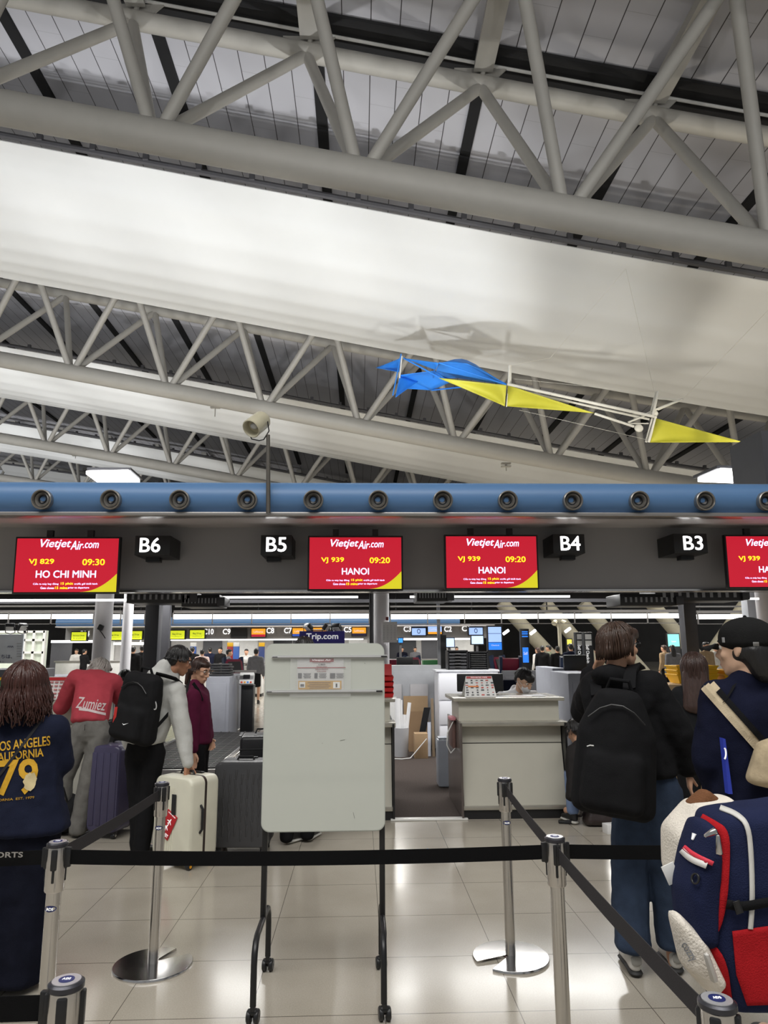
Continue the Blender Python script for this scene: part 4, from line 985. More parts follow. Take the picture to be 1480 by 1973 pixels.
M_PRINT = mat('belt_print', srgb(150, 146, 140), .6)
def on_belt(s, px, py, wpx, h, t, **kw):
    p = at(px, py, 2.944); text(s, p, M_PRINT, t, width=wpx/FPX*3.0, height=h, **kw)
on_belt('KANSAI AIRPORTS', 912, 1640, 156, .0195, tb, bold=.015)
on_belt('Shaping a New Journey', 785, 1645, 66, .010, tb)
MB().ell(at(824, 1640, 2.944), (.007, .002, .010)).build('logo', mat('logo_blue', srgb(90, 130, 170), .5), tb)
MB().ell(at(827, 1646, 2.944), (.007, .002, .008)).build('logo', mat('logo_pink', srgb(180, 110, 130), .5), tb)
tb, _ = belt((-3.2, 3.02), PN_L, M_BELT, 'black belt at the left edge ending at the navy t-shirt woman', .02)
on_belt('KANSAI AIRPORTS', -44, 1648, 156, .0195, tb, bold=.015)
belt(PN_R, (2.9, 3.0), M_BELT, 'black belt running right behind the navy and red backpack', .02)
belt(PN_L, PF_L, M_BELTG, 'charcoal belt slanting from the left near post to the far one', .008)
belt(PF_R, PN_R, M_BELTG, 'charcoal belt slanting from the clerk counter post to the near post', .008)
belt(PN_R, PB_R, M_BELTG, 'charcoal belt descending to the bottom right corner post', .008)
belt((-2.6, 1.85), PB_L, M_BELT, 'black belt at the bottom left corner', .012)
# ------------------------------------------------------------------ rolling whiteboard
bx, bw, bz0, bz1, BY = -.182, .614, .745, 1.665, 3.80
t = thing('rolling_whiteboard', 'tall white board on a black wheeled frame in the middle', 'whiteboard', (bx, BY, 0))
pts = [V((bx+x, BY, (bz0+bz1)/2+z)) for x, z in rrect(bw/2, (bz1-bz0)/2, .042)]
MB().prism(pts, (0, .018, 0)).build('panel', mat('board_enamel', srgb(198, 201, 192), .12, var=.012, scale=2, spec=.6), t)
pts2 = [V((bx+x, BY+.002, (bz0+bz1)/2+z)) for x, z in rrect(bw/2+.004, (bz1-bz0)/2+.004, .045)]
MB().prism(pts2, (0, .02, 0)).build('edge_trim', mat('trim_pale', srgb(186, 190, 182), .35), t)
for s in (-1, 1):
    x = bx+s*.292+.004; lx = x-(.005 if s < 0 else 0)
    MB().box2((lx-.014, BY+.022, .34), (lx+.014, BY+.05, 1.2), .004).build('leg', M_BLACKM, t)
    ft = []
    yf, yr = BY-.255, BY+.27
    fx_ = lambda y: lx+(.012 if s > 0 else .0)*(y-BY)
    ft = [(fx_(yf), yf, .075), (fx_(yf), yf, .24), (fx_(yf), yf+.012, .285), (fx_(yf), yf+.045, .32), (lx, yf+.09, .335), (lx, yr-.09, .335), (lx, yr-.045, .32), (lx, yr-.012, .285), (lx, yr, .24), (lx, yr, .075)]
    MB().tube(ft, .0145, 12).build('foot', M_BLACKM, t)
    for y in (yf, yr):
        c_ = MB().box((lx, y, .068), (.02, .03, .02)).build('caster', M_BLACK, t)
        for q in (-1, 1): MB().lathe([(.001, -.011), (.024, -.011), (.029, -.007), (.030, .0), (.029, .007), (.024, .011), (.012, .012), (.001, .009)], (lx+q*.0165, y+.012, .030), (1, .12*s, 0), 24).build('wheel', M_BLACK, c_)
        MB().hull(((lx, y+.008, .05), (.028, .022, .016)), ((lx, y+.03, .035), (.022, .012, .02))).build('hood', M_BLACK, c_)
mbk = MB()
for (px, py, a, l) in ((660, 1426, -8, .025), (682, 1571, 75, .03), (621, 1432, 0, .004), (703, 1278, 20, .006)):
    mbk.box(at(px, py, BY-.0005), (l, .001, .0018), (0, R(a), 0))
mbk.build('scuff', mat('scuff_grey', srgb(120, 122, 116), .6), t)
M_STRIP = mat('magnet_strip', srgb(168, 168, 166), .4)
for (px0, px1, py, lab) in ((524, 747, 1267, 'long grey magnetic strip near the top of the rolling whiteboard'), (513, 738, 1334, 'long grey magnetic strip under the notice on the rolling whiteboard')):
    a, b = at(px0, py-1, BY-.006), at(px1, py+1, BY-.006)
    t2 = thing('magnetic_strip', lab, 'magnet', ((a.x+b.x)/2, BY-.006, a.z), 'magnetic strips on the whiteboard')
    MB().box2((a.x, BY-.012, a.z-.0085), (b.x, BY-.0005, a.z+.0085), .002).build('bar', M_STRIP, t2)
    MB().box2((a.x, BY-.014, a.z-.003), (b.x, BY-.012, a.z+.003), .0008).build('ridge', mat('strip_light_grey', srgb(196, 196, 196), .35), t2)
    MB().box2((b.x-.035, BY-.0145, a.z-.004), (b.x-.003, BY-.012, a.z+.003)).build('label', M_BLACK, t2)
    MB().box2((a.x+.003, BY-.0145, a.z-.002), (a.x+.03, BY-.012, a.z+.002)).build('label', M_DGREY, t2)
# notice on the board
py_ = BY-.002
def P(px, py): return at(px, py, py_)
t = thing('notice_sheet', 'white airline notice with a mustard panel taped on the rolling whiteboard', 'notice', P(617, 1330))
a, b = P(573, 1268), P(662, 1332)
MB().box2((a.x, py_-.001, b.z), (b.x, py_+.001, a.z)).build('sheet', mat('notice_white', srgb(205, 205, 203), .3), t)
def rc(px0, py0, px1, py1, mt, nm, o=.002):
    a, b = P(px0, py0), P(px1, py1); return MB().box2((a.x, py_-o-.001, b.z), (b.x, py_-o, a.z)).build(nm, mt, t)
M_CRIM = mat('notice_crimson', srgb(150, 24, 34), .5); M_MUST = mat('notice_mustard', srgb(196, 152, 56), .5)
rc(597, 1269, 643, 1275, M_CRIM, 'title_bar')
text('Vietjet Air', P(620, 1272)+V((0, -.0035, 0)), WLT, t, bold=.02, shear=.2, width=.10, height=.009)
rc(573, 1286, 666, 1286.8, M_CRIM, 'rule')
for i, (s, py, wpx) in enumerate((('Priority boarding available', 1276.5, 34), ('ご案内', 1280, 13), ('Please prepare documents', 1284.5, 20), ('before check-in', 1289, 24), ('at the counter', 1293, 18))):
    text(s, P(620, py)+V((0, -.003, 0)), M_CRIM if i != 1 else M_DGREY, t, bold=.01, width=wpx/FPX*3.75, height=.006)
for (px, w_) in ((578, 7), (609, 6), (641, 10)): rc(px-w_/2, 1297, px+w_/2, 1307, M_DGREY, 'icon')
mb = MB()
for px in (592, 622, 655):
    for i in range(4): mb.box(P(px, 1298+i*2.6)+V((0, -.0022, 0)), (.04-.006*(i % 2), .001, .0025))
mb.build('print', M_DGREY, t)
rc(575, 1312, 658, 1328, M_MUST, 'mustard_panel')
rc(577, 1314, 588, 1325, M_PAPER, 'picture', .003); rc(579, 1318, 586, 1323, M_DGREY, 'icon', .004)
rc(642, 1314, 655, 1326, M_PAPER, 'picture', .003); rc(647, 1317, 650, 1324, M_BLACK, 'icon', .004)
mb = MB()
for i in range(4): mb.box(P(615, 1315+i*3.4)+V((0, -.0035, 0)), (.12-.02*(i % 2), .001, .003))
mb.build('print', mat('print_brown', srgb(110, 80, 30), .6), t)
m = bpy.data.materials.new('clear_sleeve'); m.use_nodes = True; b = m.node_tree.nodes['Principled BSDF']; b.inputs['Base Color'].default_value = (.9, .9, .9, 1); b.inputs['Alpha'].default_value = .12; b.inputs['Roughness'].default_value = .08
nz = m.node_tree.nodes.new('ShaderNodeTexNoise'); nz.inputs['Scale'].default_value = 18; bm_ = m.node_tree.nodes.new('ShaderNodeBump'); bm_.inputs['Strength'].default_value = .6; bm_.inputs['Distance'].default_value = .004
m.node_tree.links.new(nz.outputs[0], bm_.inputs['Height']); m.node_tree.links.new(bm_.outputs[0], b.inputs['Normal'])
a, b = P(560, 1262), P(676, 1342)
MB().box2((a.x, py_-.0072, b.z), (b.x, py_-.0066, a.z)).build('clear_sleeve', m, t)
# ------------------------------------------------------------------ luggage
def suitcase(loc, W, D, H, yaw, mt, seam, label, style='v', wheel=M_BLACK, sticker=None, lift=.055, hub=None):
    t = thing('suitcase', label, 'suitcase', (0, 0, 0), 'suitcases')
    z0, z1 = lift, H
    zc_ = (z0+z1)/2
    pts = rrect(W/2, (z1-z0)/2, .055, 6)
    for s in (-1, 1):
        mb = MB()
        yo, yi = s*D/2, s*.012
        lay = [(1.0, yi), (1.0, s*(D/2-.03)), (.985, s*(D/2-.012)), (.955, s*(D/2-.002)), (.92, yo)]
        vs = []; n = len(pts)
        for (k, y) in lay:
            for (x, z) in pts: vs.append(V((x*(1-(1-k)*.30/ W if W else k), y, zc_+z*(1-(1-k)*.3/(z1-z0)))) if False else V((math.copysign(max(abs(x)-(1-k)*.25, 0), x), y, zc_+math.copysign(max(abs(z)-(1-k)*.25, 0), z))))
        fs = [tuple(range(n)), tuple(range(n*4, n*5))]
        for a in range(4):
            for i in range(n): j = (i+1) % n; fs.append((a*n+i, a*n+j, (a+1)*n+j, (a+1)*n+i))
        mb.poly(vs, fs)
        if style == 'v':
            for i in range(9):
                x = -W*.36+i*W*.05
                mb.cyl((x, s*(D/2), z0+.07), (x, s*(D/2), z1-.08), .0045, seg=8)
        elif style == 'h':
            for i in range(7):
                x = -W*.4+i*W*.8/6
                mb.hull(((x, s*(D/2-.004), z0+.05), (.013, .012, .01)), ((x, s*(D/2-.004), z1-.05), (.013, .012, .01)), n=1)
        elif style == 'scale':
            for i in range(9):
                for j in range(7):
                    x = -W*.42+i*W*.84/8; z = z0+.06+(j+.5*(i % 2))*(z1-z0-.12)/7.5
                    mb.hull(((x, s*(D/2-.003), z), (.007, .009, .01)), ((x+.006*(-1)**j, s*(D/2-.003), z+.075), (.015, .007, .006)), n=1)
        elif style == 'groove':
            for i in range(4):
                x = -W*.34+i*W*.68/3
                mb.box((x, s*(D/2), zc_), (W*.15, .012, (z1-z0)*.84), bev=.005)
        mb.build('shell', mt, t)
    MB().prism([V((x*1.004, -.012, zc_+z*1.003)) for x, z in pts], (0, .024, 0)).build('zip_seam', seam, t)
    top = MB(); top.tube([(-.07, 0, z1), (-.06, 0, z1+.025), (.06, 0, z1+.025), (.07, 0, z1)], .009, 8); top.build('top_handle', M_BLACK, t)
    MB().box((0, D*.28, z1+.006), (.17, .035, .012), bev=.004).build('trolley_handle', M_BLACKM, t)
    MB().tube([(W/2, -.05, zc_-.1), (W/2+.022, -.05, zc_-.075), (W/2+.022, -.05, zc_+.075), (W/2, -.05, zc_+.1)], .010, 8).build('side_handle', M_BLACK, t)
    for sx in (-1, 1):
        for sy in (-1, 1):
            q = V((sx*(W/2-.05), sy*(D/2-.05), .026))
            wh = MB().box(q+V((0, 0, .03)), (.05, .05, .03), bev=.01).build('wheel_housing', M_BLACK, t)
            MB().lathe([(.001, -.02), (.022, -.02), (.026, -.014), (.026, .014), (.022, .02), (.001, .02)], q, (1, 0, 0), 20).build('wheel', wheel, wh)
            MB().cyl(q-V((.0225, 0, 0)), q+V((.0225, 0, 0)), .012, seg=16).build('hub', hub or M_CHROME, wh)
    if sticker: sticker(t, W, D, z0, z1)
    t.location = (*loc, 0); t.rotation_euler.z = R(yaw)
    return t
def transit(t, W, D, z0, z1):
    y = -D/2-.008
    MB().box((W*.06, y, z1-.20), (.045, .004, .15), bev=.001).build('name_plate', M_BLACK, t)
    Rm = Matrix.Rotation(R(28), 4, 'Y')
    c = V((-W*.07, y, (z0+z1)/2-.045))
    st = MB().box(c, (.115, .003, .20), Rm, .001).build('sticker', mat('sticker_red', srgb(186, 32, 40), .5), t)
    B_ = Matrix.Translation(c+V((0, -.0022, 0))) @ Rm
    text('TRANSIT', (0, 0, 0), WLT, st, rot=B_ @ Matrix.Translation((0, 0, -.075)) @ FACE, bold=.012, width=.092, height=.026)
    text('VIETNAM AIRLINES', (0, 0, 0), WLT, st, rot=B_ @ Matrix.Translation((0, 0, .085)) @ FACE, width=.085, height=.008)
    for (dx, dz) in ((.005, .03), (-.004, -.022)):
        mb = MB()
        mb.prism([V((x, 0, z)) for x, z in ((0, .028), (.005, .018), (.005, .006), (.026, -.006), (.026, -.011), (.005, -.004), (.004, -.016), (.011, -.022), (.011, -.026), (0, -.022), (-.011, -.026), (-.011, -.022), (-.004, -.016), (-.005, -.004), (-.026, -.011), (-.026, -.006), (-.005, .006), (-.005, .018))], (0, .0008, 0))
        me = mb.mesh('p'); me.transform(B_ @ Matrix.Translation((dx, 0, dz)) @ Matrix.Rotation(R(15), 4, 'Y')); finish('airplane_mark', me, WLT, st, False)
M_IVORY = mat('suitcase_ivory', srgb(222, 219, 200), .38, var=.06, scale=5)
suitcase((-1.365, 5.98), .40, .30, .665, -32, M_IVORY, mat('zip_brown', srgb(52, 40, 36), .5), 'ivory hard suitcase with a red TRANSIT sticker held by the hoodie man', 'v', sticker=transit, hub=mat('hub_orange', srgb(232, 160, 30), .5))
suitcase((-.96, 6.32), .46, .30, .72, -3, mat('suitcase_charcoal', srgb(62, 62, 64), .4, var=.05), M_BLACK, 'charcoal hard suitcase with a scaly ribbed shell beside the ivory one', 'scale')
suitcase((-2.22, 6.95), .30, .46, .79, -14, mat('suitcase_violet', srgb(66, 62, 88), .35), mat('zip_dark', srgb(30, 30, 44), .5), 'dark violet ribbed suitcase behind the black trousers of the hoodie man', 'groove')
def case_lying(c, d, label, yaw):
    t = thing('travel_case', label, 'suitcase', (0, 0, 0))
    MB().box((0, 0, d[2]/2), d, bev=.04, seg=3).build('shell', mat('case_black', (.022, .022, .024), .4, bump=.1), t)
    MB().box((0, 0, d[2]/2), (d[0]+.006, d[1]+.006, .015), bev=.004).build('zip_seam', M_BLACK, t)
    mb = MB()
    for i in range(4): mb.box((-.25+i*.16, -.0, d[2]), (.03, d[1]*.8, .012), bev=.005)
    mb.build('rib', MATS['case_black'], t)
    MB().tube([(-.1, .05, d[2]), (-.08, .05, d[2]+.05), (.08, .05, d[2]+.05), (.1, .05, d[2])], .01, 8).build('handle', M_BLACK, t)
    t.location = c; t.rotation_euler.z = R(yaw)
case_lying((-1.06, 8.25, .435), (.50, .42, .27), 'black ribbed case lying flat on the conveyor behind the charcoal suitcase', 5)
p = gnd(135, 1592); t = thing('duffel_bag', 'black soft bag on the floor between the red-shirted man and the navy-shirted woman', 'bag', (p.x, 7.0, 0))
MB().hull(((p.x+.1, 6.95, .17), (.13, .18, .16)), ((p.x-.15, 6.98, .17), (.13, .18, .16)), ((p.x, 6.97, .3), (.16, .1, .06))).build('body', fabric('bag_black', (.015, .015, .016)), t, remesh=.012, relax=3, disp=.02)
MB().tube([(p.x-.1, 6.85, .3), (p.x-.08, 6.8, .42), (p.x+.08, 6.8, .42), (p.x+.1, 6.85, .3)], .012, 8).build('handle', M_BLACK, t)
# small things on the floor at the right
t = thing('handset', 'black handset lying on the floor before the clerk counter', 'handset', (1.96, 7.08, 0))
MB().box((1.96, 7.08, .014), (.16, .06, .026), (0, 0, R(-14)), .01).build('body', M_BLACK, t)
MB().box((1.985, 7.074, .0285), (.05, .04, .003), (0, 0, R(-14))).build('display', M_DGREY, t)
MB().box((2.25, 6.72, .04), (.11, .09, .08), (0, 0, R(12)), .003).build('small_box', mat('box_white', (.8, .79, .78), .5), label='small white box on the floor behind the jeans of the man in black', cat='box')
t = thing('tote_bag', 'dark brown tote bag slumped on the floor at the right of the counter', 'bag', (2.25, 7.0, 0))
M_BRN = mat('leather_brown', srgb(50, 40, 38), .45, bump=.2)
MB().hull(((2.13, 7.0, .05), (.04, .1, .05)), ((2.45, 7.0, .05), (.05, .1, .05)), ((2.16, 7.0, .27), (.03, .05, .03)), ((2.42, 7.02, .24), (.04, .06, .03))).build('body', M_BRN, t, remesh=.012, relax=2, disp=.015)
MB().tube([(2.19, 6.97, .26), (2.22, 6.94, .36), (2.32, 6.95, .37), (2.38, 6.97, .26)], .009, 8).build('handle', M_BRN, t)
MB().box((2.28, 6.93, .24), (.1, .01, .06), (R(20), R(15), 0)).build('tissue', M_PAPER, t)
MB().box2((2.10, 7.35, 0), (2.17, 7.75, .09), .01).box2((2.11, 7.5, .09), (2.15, 7.54, .42)).build('steel_bracket', M_CHROME, label='steel foot bracket beside the clerk counter at floor level', cat='bracket')
# ------------------------------------------------------------------ people
SK_A = skinm('skin_light', srgb(224, 184, 156)); SK_B = skinm('skin_tan', srgb(176, 126, 98)); SK_C = skinm('skin_mid', srgb(204, 158, 130))
HR_BLK = hairm('hair_black', (.012, .011, .011)); HR_BRN = hairm('hair_brown', srgb(62, 44, 34)); HR_RED = hairm('hair_auburn', srgb(62, 34, 28)); HR_GRY = hairm('hair_grey', srgb(150, 144, 138)); HR_DBR = hairm('hair_dark_brown', srgb(58, 40, 34))
def basis(fwd, up=(0, 0, 1)):
    f = V(fwd).normalized(); u = V(up); u = (u-f*u.dot(f)).normalized(); r = f.cross(u)
    return Matrix((r, f, u)).transposed()
def head_mesh(mb, c, B, s=1.0):
    def b(p, r): return (c+B @ (V(p)*s), tuple(x*s for x in (r if hasattr(r, '__len__') else (r, r, r))), B)
    h = mb.hull
    mb.hull(b((0, -.018, .022), (.076, .096, .092)), n=3)
    h(b((0, .03, .02), (.066, .058, .07)), b((0, .045, -.05), (.050, .045, .045)), b((0, .062, -.096), (.028, .024, .018)))
    h(b((-.04, .0, -.05), (.022, .03, .03)), b((.04, .0, -.05), (.022, .03, .03)), b((0, .06, -.095), (.026, .02, .018)))
    h(b((0, .088, .014), .009), b((0, .110, -.026), .012)); h(b((-.012, .098, -.032), .009), b((.012, .098, -.032), .009))
    h(b((-.036, .078, .030), .012), b((.036, .078, .030), .012))
    h(b((-.018, .088, -.058), .008), b((.018, .088, -.058), .008), b((0, .094, -.058), .007)); h(b((-.015, .087, -.070), .008), b((.015, .087, -.070), .008))
    h(b((-.042, .062, -.022), .02), b((-.03, .07, -.03), .015)); h(b((.042, .062, -.022), .02), b((.03, .07, -.03), .015))
    for q in (-1, 1): h(b((q*.077, -.008, .010), (.007, .017, .018)), b((q*.075, .0, -.022), (.006, .009, .012)), b((q*.082, -.018, .004), (.005, .012, .018)))
def face_bits(root, c, B, s=1.0, lips=(.45, .18, .15), brow=(.02, .016, .014)):
    for q in (-1, 1):
        e = MB().ell(c+B @ (V((q*.031, .076, .012))*s), .0125*s, n=2).build('eye', mat('eye_white', (.75, .73, .70), .2), root)
        MB().ell(c+B @ (V((q*.031, .0848, .011))*s), (.0062*s,)*3, n=2).build('iris', mat('iris_dark', (.02, .013, .01), .15), e)
        MB().hull((c+B @ (V((q*.016, .0905, .032))*s), .0035*s), (c+B @ (V((q*.034, .089, .037))*s), .004*s), (c+B @ (V((q*.05, .078, .030))*s), .0025*s), n=1).build('eyebrow', mat('brow', brow, .8), root)
    MB().hull((c+B @ (V((-.018, .0915, -.064))*s), .0035*s), (c+B @ (V((0, .0975, -.063))*s), .005*s), (c+B @ (V((.018, .0915, -.064))*s), .0035*s), n=1).build('lips', mat('lips', lips, .45), root)
def glasses(root, c, B, mt, s=1.0):
    mb = MB()
    for q in (-1, 1):
        pts = [c+B @ (V((q*.034+.025*cos(a), .104-.012*abs(cos(a)), .010+.019*sin(a)))*s) for a in [2*pi*k/20 for k in range(21)]]
        mb.tube(pts, .0021*s, 6)
        mb.tube([c+B @ (V((q*.058, .094, .014))*s), c+B @ (V((q*.078, .06, .016))*s), c+B @ (V((q*.081, -.01, .012))*s)], .0021*s, 6)
    mb.tube([c+B @ (V((-.010, .104, .014))*s), c+B @ (V((.010, .104, .014))*s)], .002*s, 6)
    g = mb.build('glasses', mt, root)
def hand_mesh(mb, wr, d, lat, curl=.5, s=1.0, thumb=.55):
    """d fingers, lat thumb side; palm normal = lat x d side chosen so that curl bends towards n"""
    d = V(d).normalized(); lat = V(lat); lat = (lat-d*lat.dot(d)).normalized(); n = d.cross(lat)
    wr = V(wr)
    mb.hull((wr, .021*s), (wr+d*.035*s+lat*.017*s, .016*s), (wr+d*.035*s-lat*.016*s, .016*s), (wr+d*.085*s+lat*.028*s, .0115*s), (wr+d*.078*s-lat*.029*s, .0105*s), n=2)
    for i, L in enumerate((.071, .079, .074, .058)):
        p = wr+(d*(.088-.004*abs(i-1.2))+lat*(.0285-.0192*i))*s; a = 0; q = p
        for j, f in enumerate((.44, .31, .25)):
            a += curl*(.75 if j == 0 else 1.0)
            nd = d*cos(a)+n*sin(a)+lat*(.05*(1.5-i))
            q2 = q+nd.normalized()*L*f*s
            mb.hull((q, (.0092-.0007*j)*s), (q2, (.0085-.0008*j)*s), n=1); q = q2
    p = wr+(d*.025+lat*.024)*s; dd = (d*.62+lat*thumb+n*.45).normalized(); q = p+dd*.046*s; dd2 = (d*.85+lat*thumb*.3+n*.6).normalized()
    mb.hull((p, .0135*s), (q, .0105*s), n=1); mb.hull((q, .0105*s), (q+dd2*.034*s, .0085*s), n=1)
def shoe(root, heel, d, mt, sole, L=.27, toe=None, extra=None):
    d = V((d[0], d[1], 0)).normalized(); l = V((-d.y, d.x, 0)); g = V((heel.x, heel.y, 0))
    B = Matrix((l, d, V((0, 0, 1)))).transposed()
    up = MB(); up.hull((g+d*.035+V((0, 0, .05)), (.033, .035, .03), B), (g+d*.05+V((0, 0, .10)), (.036, .045, .02), B), (g+d*.13+V((0, 0, .06)), (.038, .05, .035), B))
    up.hull((g+d*.12+V((0, 0, .055)), (.038, .05, .032), B), (g+d*(L-.05)+V((0, 0, .042)), (.042, .045, .022), B))
    o = up.build('shoe', mt, root, remesh=.008, relax=3)
    so = MB(); so.hull((g+d*.035+V((0, 0, .018)), (.037, .038, .016), B), (g+d*.13+V((0, 0, .016)), (.036, .04, .014), B)); so.hull((g+d*.13+V((0, 0, .016)), (.036, .04, .014), B), (g+d*(L-.05)+V((0, 0, .016)), (.046, .052, .014), B))
    so.build('sole', sole, o)
    if extra: extra(o, g, d, l)
    return o
def strands(c, B, rad, n, drop, seed, r=.005, front=.8, wave=.0, flare=.02, crown=(0, -.15, 1), th0=(0.05, 1.2), maxth=1.65, side_drop=None, frontdrop=None, steps=12):
    """hair locks flowing off the crown over an ellipsoid and then hanging"""
    rnd = random.Random(seed); mb = MB()
    cr = V(crown).normalized(); X = V((1, 0, 0)); Yv = cr.cross(X).normalized()
    for i in range(n):
        ph = rnd.uniform(0, 2*pi); th = rnd.uniform(*th0); 
        isf = sin(ph)    # +1 forward
        lim = maxth if isf < front else th0[1]*.9
        dr = drop*(.75+.4*rnd.random())
        if isf > .35: dr *= (frontdrop if frontdrop is not None else .4)
        pts = []; a = th; k = rnd.uniform(.97, 1.05); wph = rnd.uniform(0, 6.28); h = 0; base = None
        st = max(.08, (lim-th)/5)
        while a < lim:
            u = cr*cos(a)+(X*cos(ph)+Yv*sin(ph))*sin(a)
            pts.append(c+B @ V((u.x*rad[0]*k, u.y*rad[1]*k, u.z*rad[2]*k))); a += st
        u = cr*cos(lim)+(X*cos(ph)+Yv*sin(ph))*sin(lim)
        q = c+B @ V((u.x*rad[0]*k, u.y*rad[1]*k, u.z*rad[2]*k)); out = (B @ V((u.x, u.y, 0))).normalized()
        m_ = max(2, int(dr/.03))
        for j in range(m_+1):
            f = j/m_
            pts.append(q+V((0, 0, -dr*f))+out*(flare*sin(f*2.2)) + V((cos(wph+f*9), sin(wph+f*7), 0))*wave*f)
        if len(pts) < 3: continue
        rr = [r*(.6+.4*rnd.random())*(1-.55*(j/(len(pts)-1))**2) for j in range(len(pts))]
        mb.tube(pts, rr, 5)
    return mb
class Person:
    def __init__(s, label, base, h=1.68, yaw=0, group=None):
        s.h = h; s.base = V((base[0], base[1], 0)); s.yaw = yaw
        s.root = thing('person', label, 'person', s.base, group)
        k = h/1.70; B = Matrix.Rotation(yaw, 3, 'Z'); s.B = B; s.k = k       # forward = +Y rotated by yaw
        L = lambda x, y, z: s.base+B @ V((x*k, y*k, z*k))
        s.J = dict(head=L(0, .02, 1.585), neck=L(0, -.01, 1.43), chest=L(0, 0, 1.26), waist=L(0, 0, 1.06), pelvis=L(0, 0, .93),
                   sL=L(-.185, 0, 1.38), sR=L(.185, 0, 1.38), eL=L(-.235, -.02, 1.09), eR=L(.235, -.02, 1.09), wL=L(-.235, .06, .85), wR=L(.235, .06, .85),
                   hL=L(-.09, 0, .90), hR=L(.09, 0, .90), kL=L(-.10, .01, .49), kR=L(.10, .01, .49), aL=L(-.105, -.03, .09), aR=L(.105, -.03, .09))
        s.hf = B @ V((0, 1, 0)); s.hu = V((0, 0, 1)); s.hd = {}
        s.tf = None
    def set(s, **kw):
        s.J.update(kw); return s
    def fB(s): return basis(s.hf, s.hu)
    def tB(s): return s.B if s.tf is None else basis(s.tf)
    def body(s, skin, vox=.008, hands=True, hs=1.0):
        J, k, B = s.J, s.k, s.tB(); mb = MB()
        s.HB = s.fB(); s.hs = k*hs
        head_mesh(mb, J['head'], s.HB, k*hs)
        mb.hull((J['head']+s.HB @ V((0, -.025, -.07))*k, .052*k), (J['neck'], .056*k))
        mb.hull((J['neck'], .054*k), (J['chest']+V((0, 0, .0)), (.10*k, .06*k, .06*k), B))
        mb.hull((J['sL'], .042*k), (J['sR'], .042*k), (J['chest'], (.12*k, .075*k, .09*k), B)); mb.hull((J['chest'], (.12*k, .075*k, .09*k), B), (J['waist'], (.105*k, .07*k, .08*k), B)); mb.hull((J['waist'], (.105*k, .07*k, .08*k), B), (J['pelvis'], (.125*k, .085*k, .08*k), B))
        for q in 'LR':
            mb.chain([(J['s'+q], .048*k), (J['e'+q], .036*k), (J['w'+q], .024*k)])
            mb.chain([(J['h'+q], .078*k), (J['k'+q], .052*k), (J['a'+q], .038*k)])
            a = J['a'+q]; f = B @ V((0, 1, 0)); f.z = 0; f.normalize()
            mb.hull((V((a.x, a.y, max(a.z-.05, .045))), .034*k), (V((a.x, a.y, max(a.z-.05, .045)))+f*.13*k, (.034*k,)*3))
            if hands:
                d, lat, cu = s.hd.get(q, ((J['w'+q]-J['e'+q]), None, .35))
                if lat is None: lat = B @ V((0, 1, 0)) if abs(V(d).normalized().dot(B @ V((0, 1, 0)))) < .9 else V((0, 0, 1))
                hand_mesh(mb, J['w'+q]+V(d).normalized()*.02, d, lat, cu, k*.98)
        return mb.build('body', skin, s.root, smooth='all', remesh=vox, relax=3)
    def top(s, mt, torso=None, rs=(.075, .065, .05), name='jacket', vox=.011, disp=.014, sleeves='LR', slen=1.0, extra=None, relax=7, w=(.20, .185, .19), dp=(.12, .115, .13), dscale=.10):
        J, k, B = s.J, s.k, s.tB(); mb = MB()
        tor = torso or [(J['chest']+V((0, 0, .02)), (w[0]*k*.92, dp[0]*k, .11*k)), (J['waist'], (w[1]*k, dp[1]*k, .08*k)), (J['pelvis'], (w[2]*k, dp[2]*k, .05*k))]
        t2 = [(c, r, B) for c, r in tor]
        for a, b in zip(t2, t2[1:]): mb.hull(a, b)
        mb.hull((J['sL'], rs[0]*k), (J['sR'], rs[0]*k), t2[0]); mb.hull((J['neck']+V((0, 0, -.0)), .070*k), (J['sL']+(J['neck']-J['sL'])*.25, .055*k), (J['sR']+(J['neck']-J['sR'])*.25, .055*k), (J['chest'], .09*k))
        for q in sleeves:
            e, w_ = J['e'+q], J['w'+q]
            if slen < 1: mb.hull((J['s'+q], rs[0]*k), (J['s'+q].lerp(e, slen*1.6 if slen < .6 else 1), rs[1]*k))
            else: mb.chain([(J['s'+q], rs[0]*k), (e, rs[1]*k), (w_+(e-w_).normalized()*.01, rs[2]*k)])
        if extra: extra(mb)
        s.topo = mb.build(name, mt, s.root, smooth='all', remesh=vox, relax=relax, disp=disp, dscale=dscale); return s.topo
    def legs(s, mt, r=(.098, .078, .066), name='trousers', vox=.011, disp=.012, to=.02, relax=6, pel=(.165, .115, .10), dscale=.12):
        J, k, B = s.J, s.k, s.tB(); mb = MB()
        mb.hull((J['pelvis']+V((0, 0, .02)), (pel[0]*k, pel[1]*k, pel[2]*k), B), (J['hL'], r[0]*k), (J['hR'], r[0]*k))
        for q in 'LR':
            an = J['a'+q].copy(); an.z = max(to+.03, an.z-.03)
            mb.chain([(J['h'+q], r[0]*k), (J['k'+q], r[1]*k), (an, (r[2]*k, r[2]*k*1.1, .04))])
        s.lego = mb.build(name, mt, s.root, smooth='all', remesh=vox, relax=relax, disp=disp, dscale=dscale); return s.lego
    def shoes(s, mt, sole, d=None, **kw):
        for q in 'LR':
            a = s.J['a'+q]; dd = V(d) if d else s.tB() @ V((0, 1, 0))
            dd = V((dd.x, dd.y, 0)).normalized()
            if a.z > .25: continue
            shoe(s.root, V((a.x, a.y, 0))-dd*.055, dd, mt, sole, **kw)
